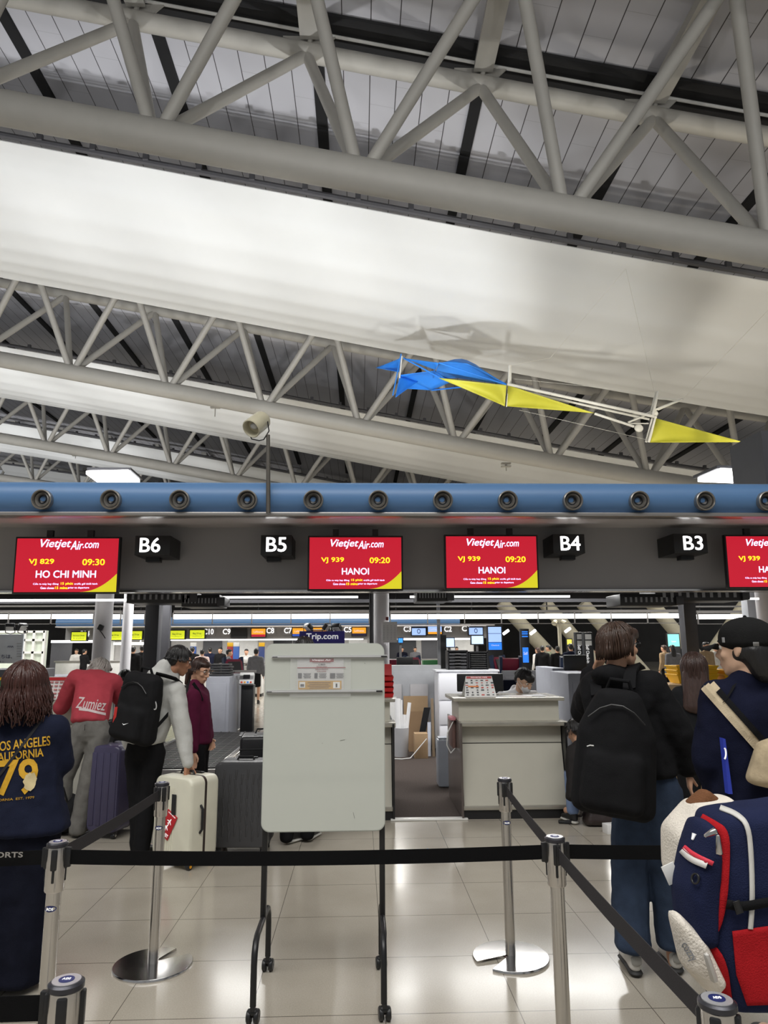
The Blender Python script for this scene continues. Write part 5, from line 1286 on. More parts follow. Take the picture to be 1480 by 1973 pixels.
    def hair(s, mt, parts, n=0, name='hair', rad=(.084, .104, .10), off=(0, -.015, .022), vox=.007, **kw):
        c, B, k = s.J['head'], s.HB, s.hs; mb = MB()
        for grp in parts: mb.hull(*[(c+B @ (V(p)*k), tuple(x*k for x in r), B) for p, r in grp])
        me = mb.mesh('h'); me = do_remesh(me, vox, 4)
        mb2 = MB(); mb2.bm.from_mesh(me)
        if n:
            sm = strands(c+B @ (V(off)*k), B, [x*k for x in rad], n, **kw)
            m3 = sm.mesh('s'); mb2.bm.from_mesh(m3); bpy.data.meshes.remove(m3)
        return mb2.build(name, mt, s.root, smooth='all')
SHORT = [[((0, -.022, .035), (.083, .098, .088))], [((0, -.06, -.02), (.074, .052, .05)), ((0, -.04, .03), (.082, .075, .07))], [((0, .045, .075), (.066, .048, .036)), ((0, -.03, .06), (.078, .08, .065))]]
def backpack(root, c, B, w_, h_, d_, mt, name='backpack', label=None, tw=.30):
    o = MB()
    o.hull((c+B @ V((-w_*tw, 0, h_*.38)), (.07, d_*.40, .06), B), (c+B @ V((w_*tw, 0, h_*.38)), (.07, d_*.40, .06), B), (c+B @ V((-w_*.36, 0, h_*.12)), (.06, d_*.45, .06), B), (c+B @ V((w_*.36, 0, h_*.12)), (.06, d_*.45, .06), B), (c+B @ V((-w_*.36, 0, -h_*.40)), (.07, d_*.5, .06), B), (c+B @ V((w_*.36, 0, -h_*.40)), (.07, d_*.5, .06), B), (c+B @ V((0, -d_*.18, 0)), (w_*.4, d_*.42, h_*.3), B))
    o.hull((c+B @ V((-w_*.26, -d_*.45, -h_*.06)), (.05, .05, .05), B), (c+B @ V((w_*.26, -d_*.45, -h_*.06)), (.05, .05, .05), B), (c+B @ V((-w_*.28, -d_*.5, -h_*.36)), (.05, .06, .05), B), (c+B @ V((w_*.28, -d_*.5, -h_*.36)), (.05, .06, .05), B))
    p = o.build(name, mt, root, smooth='all', remesh=.010, relax=4, disp=.012, dscale=.15)
    if label: p['label'] = label
    z = MB().tube([c+B @ V((x*w_*.36, -d_*.52, h_*(.36-.12*abs(x)**2))) for x in (-1, -.6, -.2, .2, .6, 1)], .004, 6).build('zip', M_BLACKM, p)
    MB().tube([c+B @ V((-.06, .02, h_*.46)), c+B @ V((-.045, .0, h_*.46+.05)), c+B @ V((.045, 0, h_*.46+.05)), c+B @ V((.06, .02, h_*.46))], .011, 8).build('grab_handle', mt, p)
    return p
CLOTH_BLACK = fabric('cloth_black', (.010, .010, .011)); CLOTH_NAVY = fabric('cloth_navy', srgb(30, 34, 52)); CLOTH_DNAVY = fabric('cloth_dark_navy', srgb(20, 22, 34)); DENIM = fabric('denim_blue', srgb(56, 68, 88), .3, 260, .2); DENIM_G = fabric('denim_grey', srgb(112, 110, 106), .3, 260, .2)
FLEECE = fabric('fleece_maroon', srgb(86, 28, 54)); HOOD_G = fabric('jersey_grey', srgb(192, 192, 188), .25, 200, .05); RED_SW = fabric('sweat_red', srgb(170, 66, 76), .25, 200, .06)
SH_BLK = mat('shoe_black', (.02, .02, .02), .5); SH_WHT = mat('shoe_white', srgb(215, 212, 205), .5); SOLE_W = mat('sole_white', srgb(210, 208, 200), .5); SOLE_B = mat('sole_black', (.02, .02, .02), .6)
PRINT_G = mat('print_gold', srgb(214, 164, 40), .7, var=.12, scale=30)

# --- woman with auburn hair, navy lettered t-shirt (left edge)
Y0 = 3.95; A = lambda px, py, dy=0: at(px, py, Y0+dy)
p = Person('person with auburn hair in a navy LOS ANGELES t-shirt at the left edge', (-1.78, Y0), 1.58)
p.set(head=A(50, 1322), neck=A(50, 1376), chest=A(48, 1440), waist=A(49, 1520), pelvis=A(50, 1590), sL=A(-8, 1404), sR=A(104, 1404), eL=A(-22, 1478, .06), eR=A(116, 1470, .06), wL=A(10, 1462, .24), wR=A(88, 1462, .24),
      hL=A(25, 1620), hR=A(68, 1620), kL=A(14, 1750), kR=A(60, 1750), aL=A(8, 1872), aR=A(42, 1872))
p.body(SK_A)
tee = p.top(CLOTH_NAVY, [(A(48, 1440), (.185, .13, .10)), (A(49, 1520), (.185, .14, .08)), (A(50, 1596), (.228, .165, .035))], (.082, .080, .06), 't_shirt', slen=.9, disp=.02)
p.legs(CLOTH_DNAVY, (.125, .128, .130), 'wide_trousers', disp=.02, pel=(.19, .14, .10))
p.shoes(SH_BLK, SOLE_B)
p.hair(HR_RED, [[((0, -.02, .04), (.108, .118, .105)), ((-.01, -.03, -.09), (.135, .105, .06))], [((-.05, -.03, -.12), (.08, .08, .05)), ((.07, -.03, -.11), (.07, .08, .05))]], 420, rad=(.112, .122, .118), drop=.17, seed=3, wave=.022, flare=.028, r=.008, front=.6, frontdrop=.8)
def on_back(s, px, py, wpx, hpx, tgt, mt, Y, root, rot=0, fwd=(0, 1, 0), cuts=2, **kw):
    me = text_mesh(s, width=wpx/FPX*Y*1.0, height=hpx/FPX*Y, **kw)
    me.transform(Matrix.Translation(at(px, py, Y)) @ FACE @ Matrix.Rotation(R(rot), 4, 'Z'))
    me = drape(me, tgt, None, .004, cuts); return finish('lettering', me, mt, root, False)
on_back('LOS ANGELES', 44, 1433, 98, 17, tee, PRINT_G, Y0-.05, tee, rot=6, bold=.012)
on_back('CALIFORNIA', 34, 1455, 92, 15, tee, PRINT_G, Y0-.05, tee, rot=6, bold=.012)
on_back('79', 34, 1497, 72, 62, tee, PRINT_G, Y0-.05, tee, rot=3, bold=.02, cuts=3)
on_back('CALIFORNIA  EST. 1979', 20, 1540, 84, 4, tee, PRINT_G, Y0-.05, tee, rot=4)
def drape_blob(px, py, w_, h_, tgt, mt, Y, root, name, pts=None, seed=1):
    r_ = random.Random(seed); n = 18
    mb = MB(); vs = [V((w_*(.8+.3*r_.random())*cos(2*pi*k/n), h_*(.8+.3*r_.random())*sin(2*pi*k/n), 0)) for k in range(n)]+[V((0, 0, 0))]
    me = mb.poly(vs, [(k, (k+1) % n, n) for k in range(n)]).mesh('b')
    me.transform(Matrix.Translation(at(px, py, Y)) @ FACE); me = drape(me, tgt, None, .006, 2); return finish(name, me, mt, root, False)
drape_blob(58, 1506, .035, .05, tee, mat('print_cream', srgb(214, 196, 150), .7), Y0-.05, tee, 'print_patch')
me = MB().ribbon([A(98, 1362, -.1), A(70, 1400, -.1), A(40, 1440, -.1), A(0, 1492, -.1), A(-30, 1530, -.1)], V((.025, 0, .012)), .001).mesh('s')
finish('shoulder_strap', drape(me, tee, None, .006, 2), mat('strap_black', (.012, .012, .016), .7), p.root, False)

# --- man in red sweatshirt bending over the counter
Y0 = 6.85
p = Person('person in a red sweatshirt and grey jeans bending over the left counter', (-2.5, Y0), 1.70)
p.tf = V((.06, .92, -.35))
p.set(head=A(192, 1294, .42), neck=A(186, 1300, .33), chest=A(183, 1322, .22), waist=A(178, 1362, .08), pelvis=A(175, 1400, .02), sL=A(146, 1306, .27), sR=A(218, 1314, .27), eL=A(118, 1362, .40), eR=A(238, 1352, .42), wL=A(132, 1348, .66), wR=A(224, 1346, .68),
      hL=A(155, 1415), hR=A(193, 1415), kL=A(124, 1500, .03), kR=A(170, 1500, -.02), aL=A(112, 1590, .05), aR=A(150, 1600, -.02))
p.hf = V((.35, .75, -.55)); p.body(SK_C, hands=True)
sw = p.top(RED_SW, [(A(183, 1318, .23), (.19, .115, .085)), (A(178, 1355, .10), (.185, .125, .08)), (A(172, 1391, .02), (.172, .135, .035))], (.084, .078, .05), 'sweatshirt', disp=.02, dscale=.13)
p.legs(DENIM_G, (.098, .085, .078), 'jeans', disp=.02)
p.shoes(mat('shoe_beige', srgb(170, 160, 142), .6), SOLE_B)
p.hair(HR_GRY, SHORT+[[((-.03, -.07, -.03), (.06, .05, .05)), ((.03, -.07, -.03), (.06, .05, .05))]], 260, rad=(.088, .106, .104), drop=.06, seed=8, r=.006, front=.5)
WSC = mat('print_white_cloth', srgb(206, 190, 190), .7)
me = text_mesh('Zumiez', width=.27, height=.10, shear=.25, bold=.006)
me.transform(Matrix.Translation(at(176, 1356, Y0-.12)) @ FACE @ Matrix.Rotation(R(-6), 4, 'Z')); finish('lettering', drape(me, sw, None, .004, 2), WSC, sw, False)
me = MB().ribbon([at(152, 1366, Y0-.12), at(170, 1368, Y0-.12), at(186, 1372, Y0-.12), at(204, 1376, Y0-.12)], V((0, 0, .022)), .001).mesh('s')
finish('lettering_swash', drape(me, sw, None, .004, 2), WSC, sw, False)
MB().box(at(161, 1402, Y0-.13), (.02, .02, .05)).build('belt_loop', DENIM_G, p.lego)

# --- man in grey hoodie with black backpack
Y0 = 6.10
p = Person('person in a light grey hoodie with a black backpack gripping the ivory suitcase', (-1.80, Y0+.02), 1.70)
p.tf = V((.42, .9, 0))
p.set(head=A(345, 1273, .02), neck=A(322, 1308, .02), chest=A(300, 1352, .02), waist=A(290, 1398), pelvis=A(280, 1438), sL=A(262, 1322, .14), sR=A(338, 1330, -.06), eL=A(240, 1392, .2), eR=A(352, 1408, -.1), wL=A(250, 1440, .25), wR=A(361, 1466, -.14),
      hL=A(262, 1452, .03), hR=A(297, 1450, -.02), kL=A(266, 1546, .06), kR=A(284, 1546, .0), aL=A(268, 1632, .06), aR=A(272, 1640, -.02))
p.hf = V((.80, .50, -.30)); p.hd = {'R': ((.04, -.02, -1), (.4, .8, 0), .75)}
p.body(SK_B, .006); face_bits(p.root, p.J['head'], p.HB, p.k)
def hoodx(mb):
    mb.hull((A(306, 1300, -.04), (.10, .09, .07)), (A(330, 1296, .03), (.07, .08, .07)), (A(318, 1318, .0), (.12, .10, .05)))
    mb.hull((A(318, 1280, -.04), (.06, .05, .05)), (A(306, 1300, -.05), (.09, .07, .05)))
hd_ = p.top(HOOD_G, [(A(300, 1356, .02), (.185, .125, .10)), (A(291, 1398), (.18, .125, .07)), (A(280, 1428), (.178, .13, .032))], (.082, .076, .050), 'hoodie', extra=hoodx, disp=.018)
MB().chain([(A(360, 1458, -.13), .052), (A(362, 1470, -.14), .046)]).build('cuff', HOOD_G, hd_, remesh=.008, relax=2)
p.legs(CLOTH_BLACK, (.092, .076, .066), disp=.016)
p.shoes(SH_BLK, SOLE_W, d=(.5, .85, 0))
p.hair(HR_BLK, SHORT, 200, rad=(.085, .101, .10), drop=.03, seed=5, r=.005, front=.7, frontdrop=.2)
glasses(p.root, p.J['head'], p.HB, M_BLACK, p.k)
Bk = basis((.42, .9, 0)) @ Matrix.Rotation(R(10), 3, 'Y')
bp_ = backpack(p.root, A(268, 1362, -.16), Bk, .36, .56, .19, fabric('pack_black', (.013, .013, .014), .3, 300), label='black backpack with a white carabiner')
MB().ribbon([A(300, 1298, -.18), A(318, 1302, -.16), A(338, 1308, -.10), A(350, 1318, .02), A(352, 1335, .08)], V((.02, -.05, .02)), .012).build('shoulder_strap', CLOTH_BLACK, bp_)
MB().ribbon([A(292, 1410, -.20), A(308, 1394, -.18), A(324, 1376, -.12)], V((0, 0, .035)), .006).build('lower_strap', CLOTH_BLACK, bp_)
MB().tube([A(296+5*cos(a)-2*sin(a), 1356-11*sin(a)+1*cos(a), -.27) for a in [2*pi*k/20 for k in range(21)]], .0045, 6).build('carabiner', mat('carabiner_white', (.7, .7, .7), .3, .4), bp_)
MB().ribbon([A(224, 1362, -.24), A(222, 1376, -.245), A(220, 1392, -.24)], V((.022, 0, 0)), .004).build('red_tag', mat('tag_red', srgb(186, 40, 36), .5), bp_)
me = MB().prism([(x, z, 0) for x, z in ((-.022, .006), (-.012, -.008), (.026, .007), (-.010, -.002), (-.016, 0), (-.018, .004))], (0, 0, .001)).mesh('s')
me.transform(Matrix.Translation(A(241, 1395, -.3)) @ FACE); finish('logo', drape(me, bp_, None, .004, 2), WLT, bp_, False)

# --- woman in maroon fleece
Y0 = 6.72
p = Person('person in a maroon fleece with glasses and a brown ponytail behind the ivory suitcase', (-1.50, Y0), 1.58, yaw=-R(65))
p.tf = V((.88, -.30, 0))
p.set(head=A(386, 1292, 0), neck=A(379, 1322, .02), chest=A(380, 1352), waist=A(382, 1395), pelvis=A(380, 1434), sL=A(390, 1336, .14), sR=A(374, 1338, -.10), eL=A(398, 1395, .18), eR=A(372, 1398, -.14), wL=A(404, 1420, .1), wR=A(374, 1446, -.16),
      hL=A(386, 1445, .06), hR=A(378, 1445, -.06), kL=A(384, 1530, .06), kR=A(382, 1530, -.06), aL=A(382, 1608, .06), aR=A(380, 1615, -.06))
p.hf = V((.86, -.40, -.30)); p.hd = {'R': ((.05, -.03, -1), (.9, -.2, 0), .35)}
p.body(SK_C, .006); face_bits(p.root, p.J['head'], p.HB, p.k)
p.top(FLEECE, [(A(380, 1354), (.135, .115, .10)), (A(383, 1395), (.13, .115, .07)), (A(382, 1430), (.145, .12, .03))], (.068, .06, .045), 'fleece', disp=.012, extra=lambda mb: mb.hull((A(377, 1318, .0), .058), (A(378, 1330, .01), .075)))
p.legs(CLOTH_BLACK, (.09, .07, .055)); p.shoes(SH_BLK, SOLE_W)
p.hair(HR_DBR, SHORT+[[((0, -.10, .0), (.035, .04, .04)), ((0, -.13, -.05), (.03, .03, .04))], [((0, -.13, -.05), (.03, .03, .04)), ((0, -.12, -.16), (.018, .02, .03))]], 160, rad=(.085, .101, .10), drop=.03, seed=6, r=.004, front=.6, frontdrop=.1)
glasses(p.root, p.J['head'], p.HB, mat('frame_metal', (.25, .22, .18), .3, .8), p.k)
MB().ribbon([A(372, 1316, -.13), A(382, 1330, -.12), A(390, 1350, -.10)], V((.02, 0, .02)), .006).build('bag_strap', CLOTH_BLACK, p.root)

# --- person hidden behind the rolling whiteboard
Y0 = 6.55
p = Person('person behind the rolling whiteboard, only hair top and black sneakers showing', (-.50, Y0), 1.74)
p.set(aL=A(552, 1612, -.05), aR=A(592, 1608, .02))
p.body(SK_C, .012); p.top(CLOTH_BLACK, vox=.014); p.legs(CLOTH_BLACK, (.095, .075, .062), vox=.014)
def nike(o, g, d, l):
    MB().tube([g+l*-.048+d*.10+V((0, 0, .075)), g+l*-.050+d*.12+V((0, 0, .05)), g+l*-.052+d*.16+V((0, 0, .05)), g+l*-.046+d*.21+V((0, 0, .08))], .004, 6).build('side_mark', WLT, o)
for a, d in ((p.J['aL'], (.55, .6, 0)), (p.J['aR'], (.3, .9, 0))): shoe(p.root, V((a.x, a.y, 0)), V(d), SH_BLK, SOLE_W)
p.hair(HR_BLK, SHORT, 120, drop=.03, seed=9, r=.005, front=.7)

# --- clerk with mask
Y0 = 8.12
p = Person('person in a white shirt and mask, the clerk bent over the counter', (1.86, Y0+.1), 1.66, yaw=R(165))
p.tf = V((.25, -.95, 0))
H_ = A(1010, 1311, -.02)
p.set(head=H_, neck=A(1002, 1336, .10), chest=V((1.80, 8.26, 1.0)), waist=V((1.84, 8.38, .82)), pelvis=V((1.86, 8.48, .66)), sL=V((1.98, 8.24, 1.09)), sR=V((1.62, 8.32, 1.08)), eL=V((2.04, 8.12, .93)), eR=V((1.56, 8.16, .93)), wL=V((1.92, 7.93, 1.05)), wR=V((1.66, 7.96, 1.05)),
      hL=V((1.95, 8.45, .62)), hR=V((1.77, 8.46, .62)), kL=V((1.96, 8.16, .55)), kR=V((1.74, 8.18, .55)), aL=V((1.96, 8.28, .12)), aR=V((1.74, 8.3, .12)))
p.hf = V((.45, -.70, -.52)); p.body(SK_A, .006, hands=False, hs=1.1); face_bits(p.root, H_, p.HB, p.k*1.1)
p.top(fabric('shirt_white', srgb(236, 237, 240), .1, 200, .02), None, (.07, .06, .045), 'shirt', vox=.012, extra=lambda mb: (mb.hull((A(1000, 1332, .10), .062), (A(998, 1345, .12), .10)), mb.hull((A(992, 1326, .17), .045), (A(988, 1345, .17), .07))))
p.legs(CLOTH_BLACK, (.08, .07, .06), vox=.014); p.shoes(SH_BLK, SOLE_B, d=(.1, -1, 0))
p.hair(HR_BLK, SHORT+[[((0, .05, .07), (.066, .05, .035)), ((0, .085, .045), (.05, .015, .02))]], 200, rad=(.086, .104, .102), drop=.012, seed=12, r=.004, front=.5, frontdrop=.2, maxth=1.4)
k = p.k*1.1; mb = MB()
bb = lambda q, r: (H_+p.HB @ (V(q)*k), tuple(x*k for x in r), p.HB)
mb.hull(bb((0, .085, -.035), (.03, .022, .012)), bb((-.045, .06, -.05), (.012, .02, .03)), bb((.045, .06, -.05), (.012, .02, .03)), bb((0, .098, -.06), (.025, .016, .02)), bb((0, .075, -.10), (.028, .016, .012)))
mk_ = mb.build('face_mask', mat('mask_white', srgb(236, 236, 240), .8), p.root, remesh=.005, relax=3)
for q in (-1, 1): MB().tube([H_+p.HB @ (V((q*.05, .06, -.03))*k), H_+p.HB @ (V((q*.074, .02, -.01))*k), H_+p.HB @ (V((q*.084, -.015, .01))*k)], .002, 6).tube([H_+p.HB @ (V((q*.05, .055, -.075))*k), H_+p.HB @ (V((q*.07, .02, -.05))*k), H_+p.HB @ (V((q*.084, -.02, -.015))*k)], .002, 6).build('ear_loop', MATS['mask_white'], mk_)
MB().hull((A(1012, 1342, -.02), .016), (A(1010, 1352, .0), .028), n=1).build('tie', mat('tie_green', srgb(30, 60, 56), .6), p.root)
t = thing('office_chair', 'dark office chair behind the masked clerk', 'chair', (1.84, 8.58, 0))
MB().box((1.86, 8.5, .535), (.46, .46, .07), bev=.03).build('seat', CLOTH_BLACK, t)
MB().box((1.80, 8.78, .98), (.46, .07, .55), bev=.03).build('backrest', CLOTH_DNAVY, t)
MB().cyl((1.86, 8.52, .05), (1.86, 8.52, .5), .025).build('column', M_BLACKM, t)
mb = MB()
for i in range(5): mb.hull(((1.86, 8.52, .06), .02), ((1.86+.26*cos(i*1.257), 8.52+.26*sin(i*1.257), .035), .02), n=1)
mb.build('base', M_BLACKM, t)

# --- man in black hooded jacket with backpack and jeans
Y0 = 3.96
p = Person('person in black hooded jacket and blue jeans with a large black backpack', (1.44, Y0), 1.76)
p.tf = V((.38, .92, 0))
p.set(head=A(1194, 1246, .02), neck=A(1184, 1300, .02), chest=A(1200, 1375, 0), waist=A(1222, 1440), pelvis=A(1240, 1500), sL=A(1148, 1322, .12), sR=A(1252, 1322, -.06), eL=A(1128, 1368, .36), eR=A(1306, 1412, -.08), wL=A(1144, 1300, .26), wR=A(1328, 1478, -.04),
      hL=A(1222, 1520, .04), hR=A(1272, 1520, -.02), kL=A(1212, 1670, .05), kR=A(1288, 1680, .0), aL=A(1220, 1830, .0), aR=A(1300, 1846, .02))
p.hf = V((.90, .42, .02)); p.hd = {'R': ((-.03, .04, -1), (.3, .9, 0), .38), 'L': ((.25, -.55, .8), (.5, .3, 0), .45)}
p.body(SK_C, .006); face_bits(p.root, p.J['head'], p.HB, p.k)
def blx(mb):
    mb.hull((A(1172, 1298, -.04), (.095, .08, .05)), (A(1205, 1296, .06), (.07, .08, .05)), (A(1188, 1318, .0), (.13, .10, .06)))
p.top(CLOTH_BLACK, [(A(1200, 1378), (.205, .14, .12)), (A(1222, 1440), (.20, .145, .08)), (A(1232, 1486), (.205, .15, .04))], (.088, .086, .066), 'hooded_jacket', extra=blx, disp=.024)
p.legs(DENIM, (.108, .094, .088), 'jeans', disp=.022, to=.105)
def heel(o, g, d, l):
    MB().hull((g+V((0, 0, .075))-d*.002, (.026, .006, .018), Matrix((l, d, V((0, 0, 1)))).transposed()), (g+V((0, 0, .095))-d*.001, (.028, .006, .012), Matrix((l, d, V((0, 0, 1)))).transposed())).build('heel_tab', mat('heel_grey', srgb(150, 148, 142), .5), o)
p.shoes(SH_WHT, SOLE_B, d=(.12, 1, 0), extra=heel)
# thick black soles as worn
p.hair(HR_BRN, [[((0, -.02, .04), (.092, .108, .092))], [((0, -.055, -.015), (.085, .065, .06)), ((0, -.03, .04), (.09, .09, .07))], [((0, .06, .07), (.075, .05, .04)), ((0, -.02, .06), (.085, .085, .06))], [((0, .088, .052), (.06, .02, .022)), ((0, .05, .08), (.07, .04, .03))]], 460, rad=(.096, .114, .108), drop=.075, seed=21, r=.0055, front=.15, frontdrop=.35, maxth=1.5, th0=(.05, 1.1), flare=.004)
glasses(p.root, p.J['head'], p.HB, M_BLACK, p.k)
Bk = basis((.38, .92, .0)) @ Matrix.Rotation(R(7), 3, 'Y')
bp_ = backpack(p.root, A(1186, 1446, -.20), Bk, .38, .66, .22, fabric('pack_black_two', (.011, .011, .012), .3, 300), label='large black backpack', tw=.14)
MB().ribbon([A(1212, 1330, -.20), A(1214, 1300, -.14), A(1222, 1282, -.02), A(1232, 1290, .08)], V((.07, 0, .02)), .014).build('shoulder_strap', CLOTH_BLACK, bp_)
MB().ribbon([A(1150, 1340, -.14), A(1148, 1318, -.02), A(1152, 1304, .10)], V((.06, 0, .01)), .014).build('shoulder_strap', CLOTH_BLACK, bp_)
MB().tube([A(1131, 1438, -.36), A(1137, 1436, -.365), A(1144, 1437, -.365)], .003, 6).build('zip_pull', M_WHITEP, bp_)

# --- long haired woman
Y0 = 5.2
p = Person('person with very long brown hair in a dark jacket with pale green hem stripes', (2.42, Y0), 1.62, yaw=-R(15))
p.set(head=A(1338, 1290), neck=A(1338, 1326), chest=A(1338, 1366), waist=A(1334, 1410), pelvis=A(1332, 1448), sL=A(1312, 1340), sR=A(1372, 1340), eL=A(1304, 1396, .03), eR=A(1384, 1396, .03), wL=A(1316, 1430, .18), wR=A(1375, 1370, .28))
p.hf = V((.45, .9, -.1)); p.body(SK_A, .009)
jk = p.top(fabric('jacket_charcoal', srgb(30, 31, 33)), None, (.075, .07, .055), 'jacket', vox=.012)
for py in (1437, 1443): 
    me = MB().ribbon([at(x, py, Y0-.1) for x in range(1306, 1362, 4)], V((0, 0, .008)), .001).mesh('s'); finish('hem_stripe', drape(me, jk, None, .004, 1), mat('stripe_green', srgb(130, 160, 140), .7), jk, False)
p.legs(CLOTH_BLACK, (.09, .075, .065), vox=.014); p.shoes(SH_BLK, SOLE_W)
p.hair(HR_DBR, [[((0, -.02, .035), (.088, .104, .092))], [((0, -.07, -.03), (.088, .05, .06)), ((0, -.10, -.28), (.10, .035, .05))]], 320, rad=(.092, .110, .104), drop=.36, seed=31, r=.007, wave=.012, flare=-.005, front=.3, frontdrop=.5)

# --- man in black cap (right edge)
Y0 = 3.2
p = Person('person in a black cap and dark navy jacket with a beige strap across the back', (1.86, Y0), 1.78)
p.tf = V((-.25, .95, 0))
p.set(head=A(1432, 1252), neck=A(1440, 1310), chest=A(1445, 1385), waist=A(1450, 1470), pelvis=A(1455, 1555), sL=A(1388, 1346, .02), sR=A(1512, 1342), eL=A(1372, 1460, .02), eR=A(1535, 1460), wL=A(1392, 1545, .10), wR=A(1530, 1545, .1))
p.hf = V((-.66, .75, 0)); p.body(SK_A, .008); face_bits(p.root, p.J['head'], p.HB, p.k)
nv = p.top(fabric('jacket_midnight', srgb(20, 23, 42)), None, (.085, .085, .066), 'jacket', disp=.02)
p.legs(CLOTH_BLACK); p.shoes(SH_BLK, SOLE_W)
p.hair(HR_BLK, [[((0, -.035, .0), (.088, .096, .08))], [((0, -.075, -.07), (.078, .05, .07)), ((0, -.05, .0), (.09, .08, .05))]], 0, rad=(.088, .100, .088), off=(0, -.035, .0), drop=.09, seed=41, r=.004, front=-.1, frontdrop=.0, flare=.0)
c, B, k = p.J['head'], p.HB, p.k
L_ = lambda q: c+B @ (V(q)*k)
cp = MB()
cp.hull((L_((0, -.02, .055)), (.098*k, .116*k, .085*k), B), (L_((0, -.02, .03)), (.099*k, .118*k, .03*k), B), n=3)
cap = cp.build('cap', fabric('cap_black', (.012, .012, .012)), p.root, remesh=.007, relax=2)
pts = []; 
mb = MB(); vs = []; fs = []; n = 12
for lay in (0, .006):
    for j, rr_ in enumerate((.0, .075)):
        for i in range(n+1):
            a = pi*(.1+.8*i/n); vs.append(L_((.098*cos(a)*(1-.02*j), (.075+(.02+rr_)*sin(a)), .022+lay-.014*j-.015*abs(cos(a))**2*(1 if j else .4))))
m_ = n+1
for lay in (0, 1):
    o_ = lay*2*m_
    for i in range(n): q = (o_+i, o_+i+1, o_+m_+i+1, o_+m_+i); fs.append(q if lay else q[::-1])
for i in range(n): fs.append((m_+i, m_+i+1, 3*m_+i+1, 3*m_+i)); fs.append((i, i+1, 2*m_+i+1, 2*m_+i))
for i in (0, n): fs.append((i, m_+i, 3*m_+i, 2*m_+i))
mb.poly(vs, fs).build('visor', MATS['cap_black'], cap)
MB().ell(L_((0, -.02, .139)), .008).build('button', MATS['cap_black'], cap)
for (px, py, w2, h2, s_) in ((1394, 1233, .012, .022, 'NY'), (1457, 1241, .026, .018, 'MLB')):
    me = MB().box((0, 0, 0), (w2, h2, .001)).mesh('s'); me.transform(Matrix.Translation(at(px, py, Y0-.12)) @ FACE); finish('patch', drape(me, cap, None, .003, 2), mat('patch_grey', srgb(150, 150, 150), .6), cap, False)
BEIGE = fabric('strap_beige', srgb(196, 180, 152)); CAMO = mat('camo_beige', srgb(182, 164, 134), .85, var=.5, scale=9, bump=.2)
def dr_strap(path, wv, mt, nm, off, par, tgt):
    me = MB().ribbon(path, wv, .001).mesh('s'); o_ = drape(me, tgt, None, off, 2); return finish(nm, o_, mt, par, False)
st = dr_strap([at(1356, 1312, Y0-.16).lerp(at(1480, 1452, Y0-.16), i/14) for i in range(15)], V((.052, 0, .04)), BEIGE, 'strap', .008, p.root, nv)
dr_strap([at(1384, 1330, Y0-.16).lerp(at(1492, 1450, Y0-.16), i/14) for i in range(15)], V((.02, 0, .016)), CLOTH_BLACK, 'strap_band', .013, st, nv)
dr_strap([at(1416, 1318, Y0-.16), at(1408, 1334, Y0-.16), at(1396, 1352, Y0-.16)], V((.02, 0, .012)), CLOTH_BLACK, 'strap_loop', .015, st, nv)
MB().hull((at(1480, 1440, Y0-.2), (.05, .05, .03)), (at(1466, 1500, Y0-.2), (.06, .06, .03)), (at(1510, 1500, Y0-.2), (.08, .06, .05)), (at(1505, 1430, Y0-.2), (.04, .04, .03))).build('sling_bag', CAMO, p.root, remesh=.01, relax=3, label='beige camouflage sling bag')
t = thing('document_folder', 'thin blue folder with a white ring mark held at the side of the cap wearer', 'folder', at(1397, 1490, Y0-.02))
MB().prism([at(1393, 1422, Y0-.12), at(1398, 1424, Y0-.12), at(1412, 1530, Y0-.12), at(1404, 1530, Y0-.12)], (0, .03, 0)).build('cover', mat('folder_blue', srgb(48, 66, 180), .4), t)
MB().tube([at(1395+4*sin(a), 1452-11*cos(a), Y0-.125) for a in [pi*k/10 for k in range(1, 10)]], .0035, 6).build('ring_mark', WLT, t)

# --- crouching person behind the clerk counter corner
Y0 = 6.95
p = Person('person with black hair crouching at the right corner of the clerk counter', (2.22, 7.05), 1.66)
p.tf = V((-.2, .9, -.3))
p.set(head=A(1110, 1410, .08), neck=A(1118, 1436, .0), chest=A(1124, 1462, -.02), waist=A(1126, 1500, -.05), pelvis=A(1126, 1535, -.06), sL=A(1104, 1448, .02), sR=A(1148, 1448, .02), eL=A(1100, 1482, .12), eR=A(1152, 1486, .12), wL=A(1108, 1500, .3), wR=A(1146, 1502, .3),
      hL=A(1116, 1540, -.04), hR=A(1138, 1540, -.04), kL=A(1100, 1492, .22), kR=A(1152, 1500, .24), aL=A(1104, 1556, .12), aR=A(1146, 1556, .12))
p.hf = V((-.3, .8, -.5)); p.body(SK_C, .010, hands=False)
m = fabric('stripe_shirt', srgb(46, 44, 44))
p.top(m, None, (.068, .06, .045), 'striped_shirt', vox=.012); p.legs(mat('denim_pale', srgb(120, 140, 176), .85), (.085, .07, .06), vox=.014, to=.0); p.shoes(SH_BLK, SOLE_W)
p.hair(HR_BLK, SHORT, 150, drop=.05, seed=51, r=.005, front=.4)
# --- second clerk head behind the left counter
Y0 = 8.3
p = Person('person with short black hair seated behind the left counter, only the crown showing', (-2.55, 8.35), 1.66, yaw=R(200))
p.set(**{k_: (v_+V((0, 0, -.24)) if v_.z > .6 else v_) for k_, v_ in p.J.items()})
p.J['head'] = A(241, 1312); p.J['neck'] = A(241, 1344, .02)
p.hf = V((.2, -.8, -.5)); p.body(SK_C, .012, hands=False); p.top(CLOTH_DNAVY, vox=.014); p.legs(CLOTH_BLACK, vox=.016); p.hair(HR_BLK, SHORT, 160, drop=.03, seed=61, r=.005, front=.9)
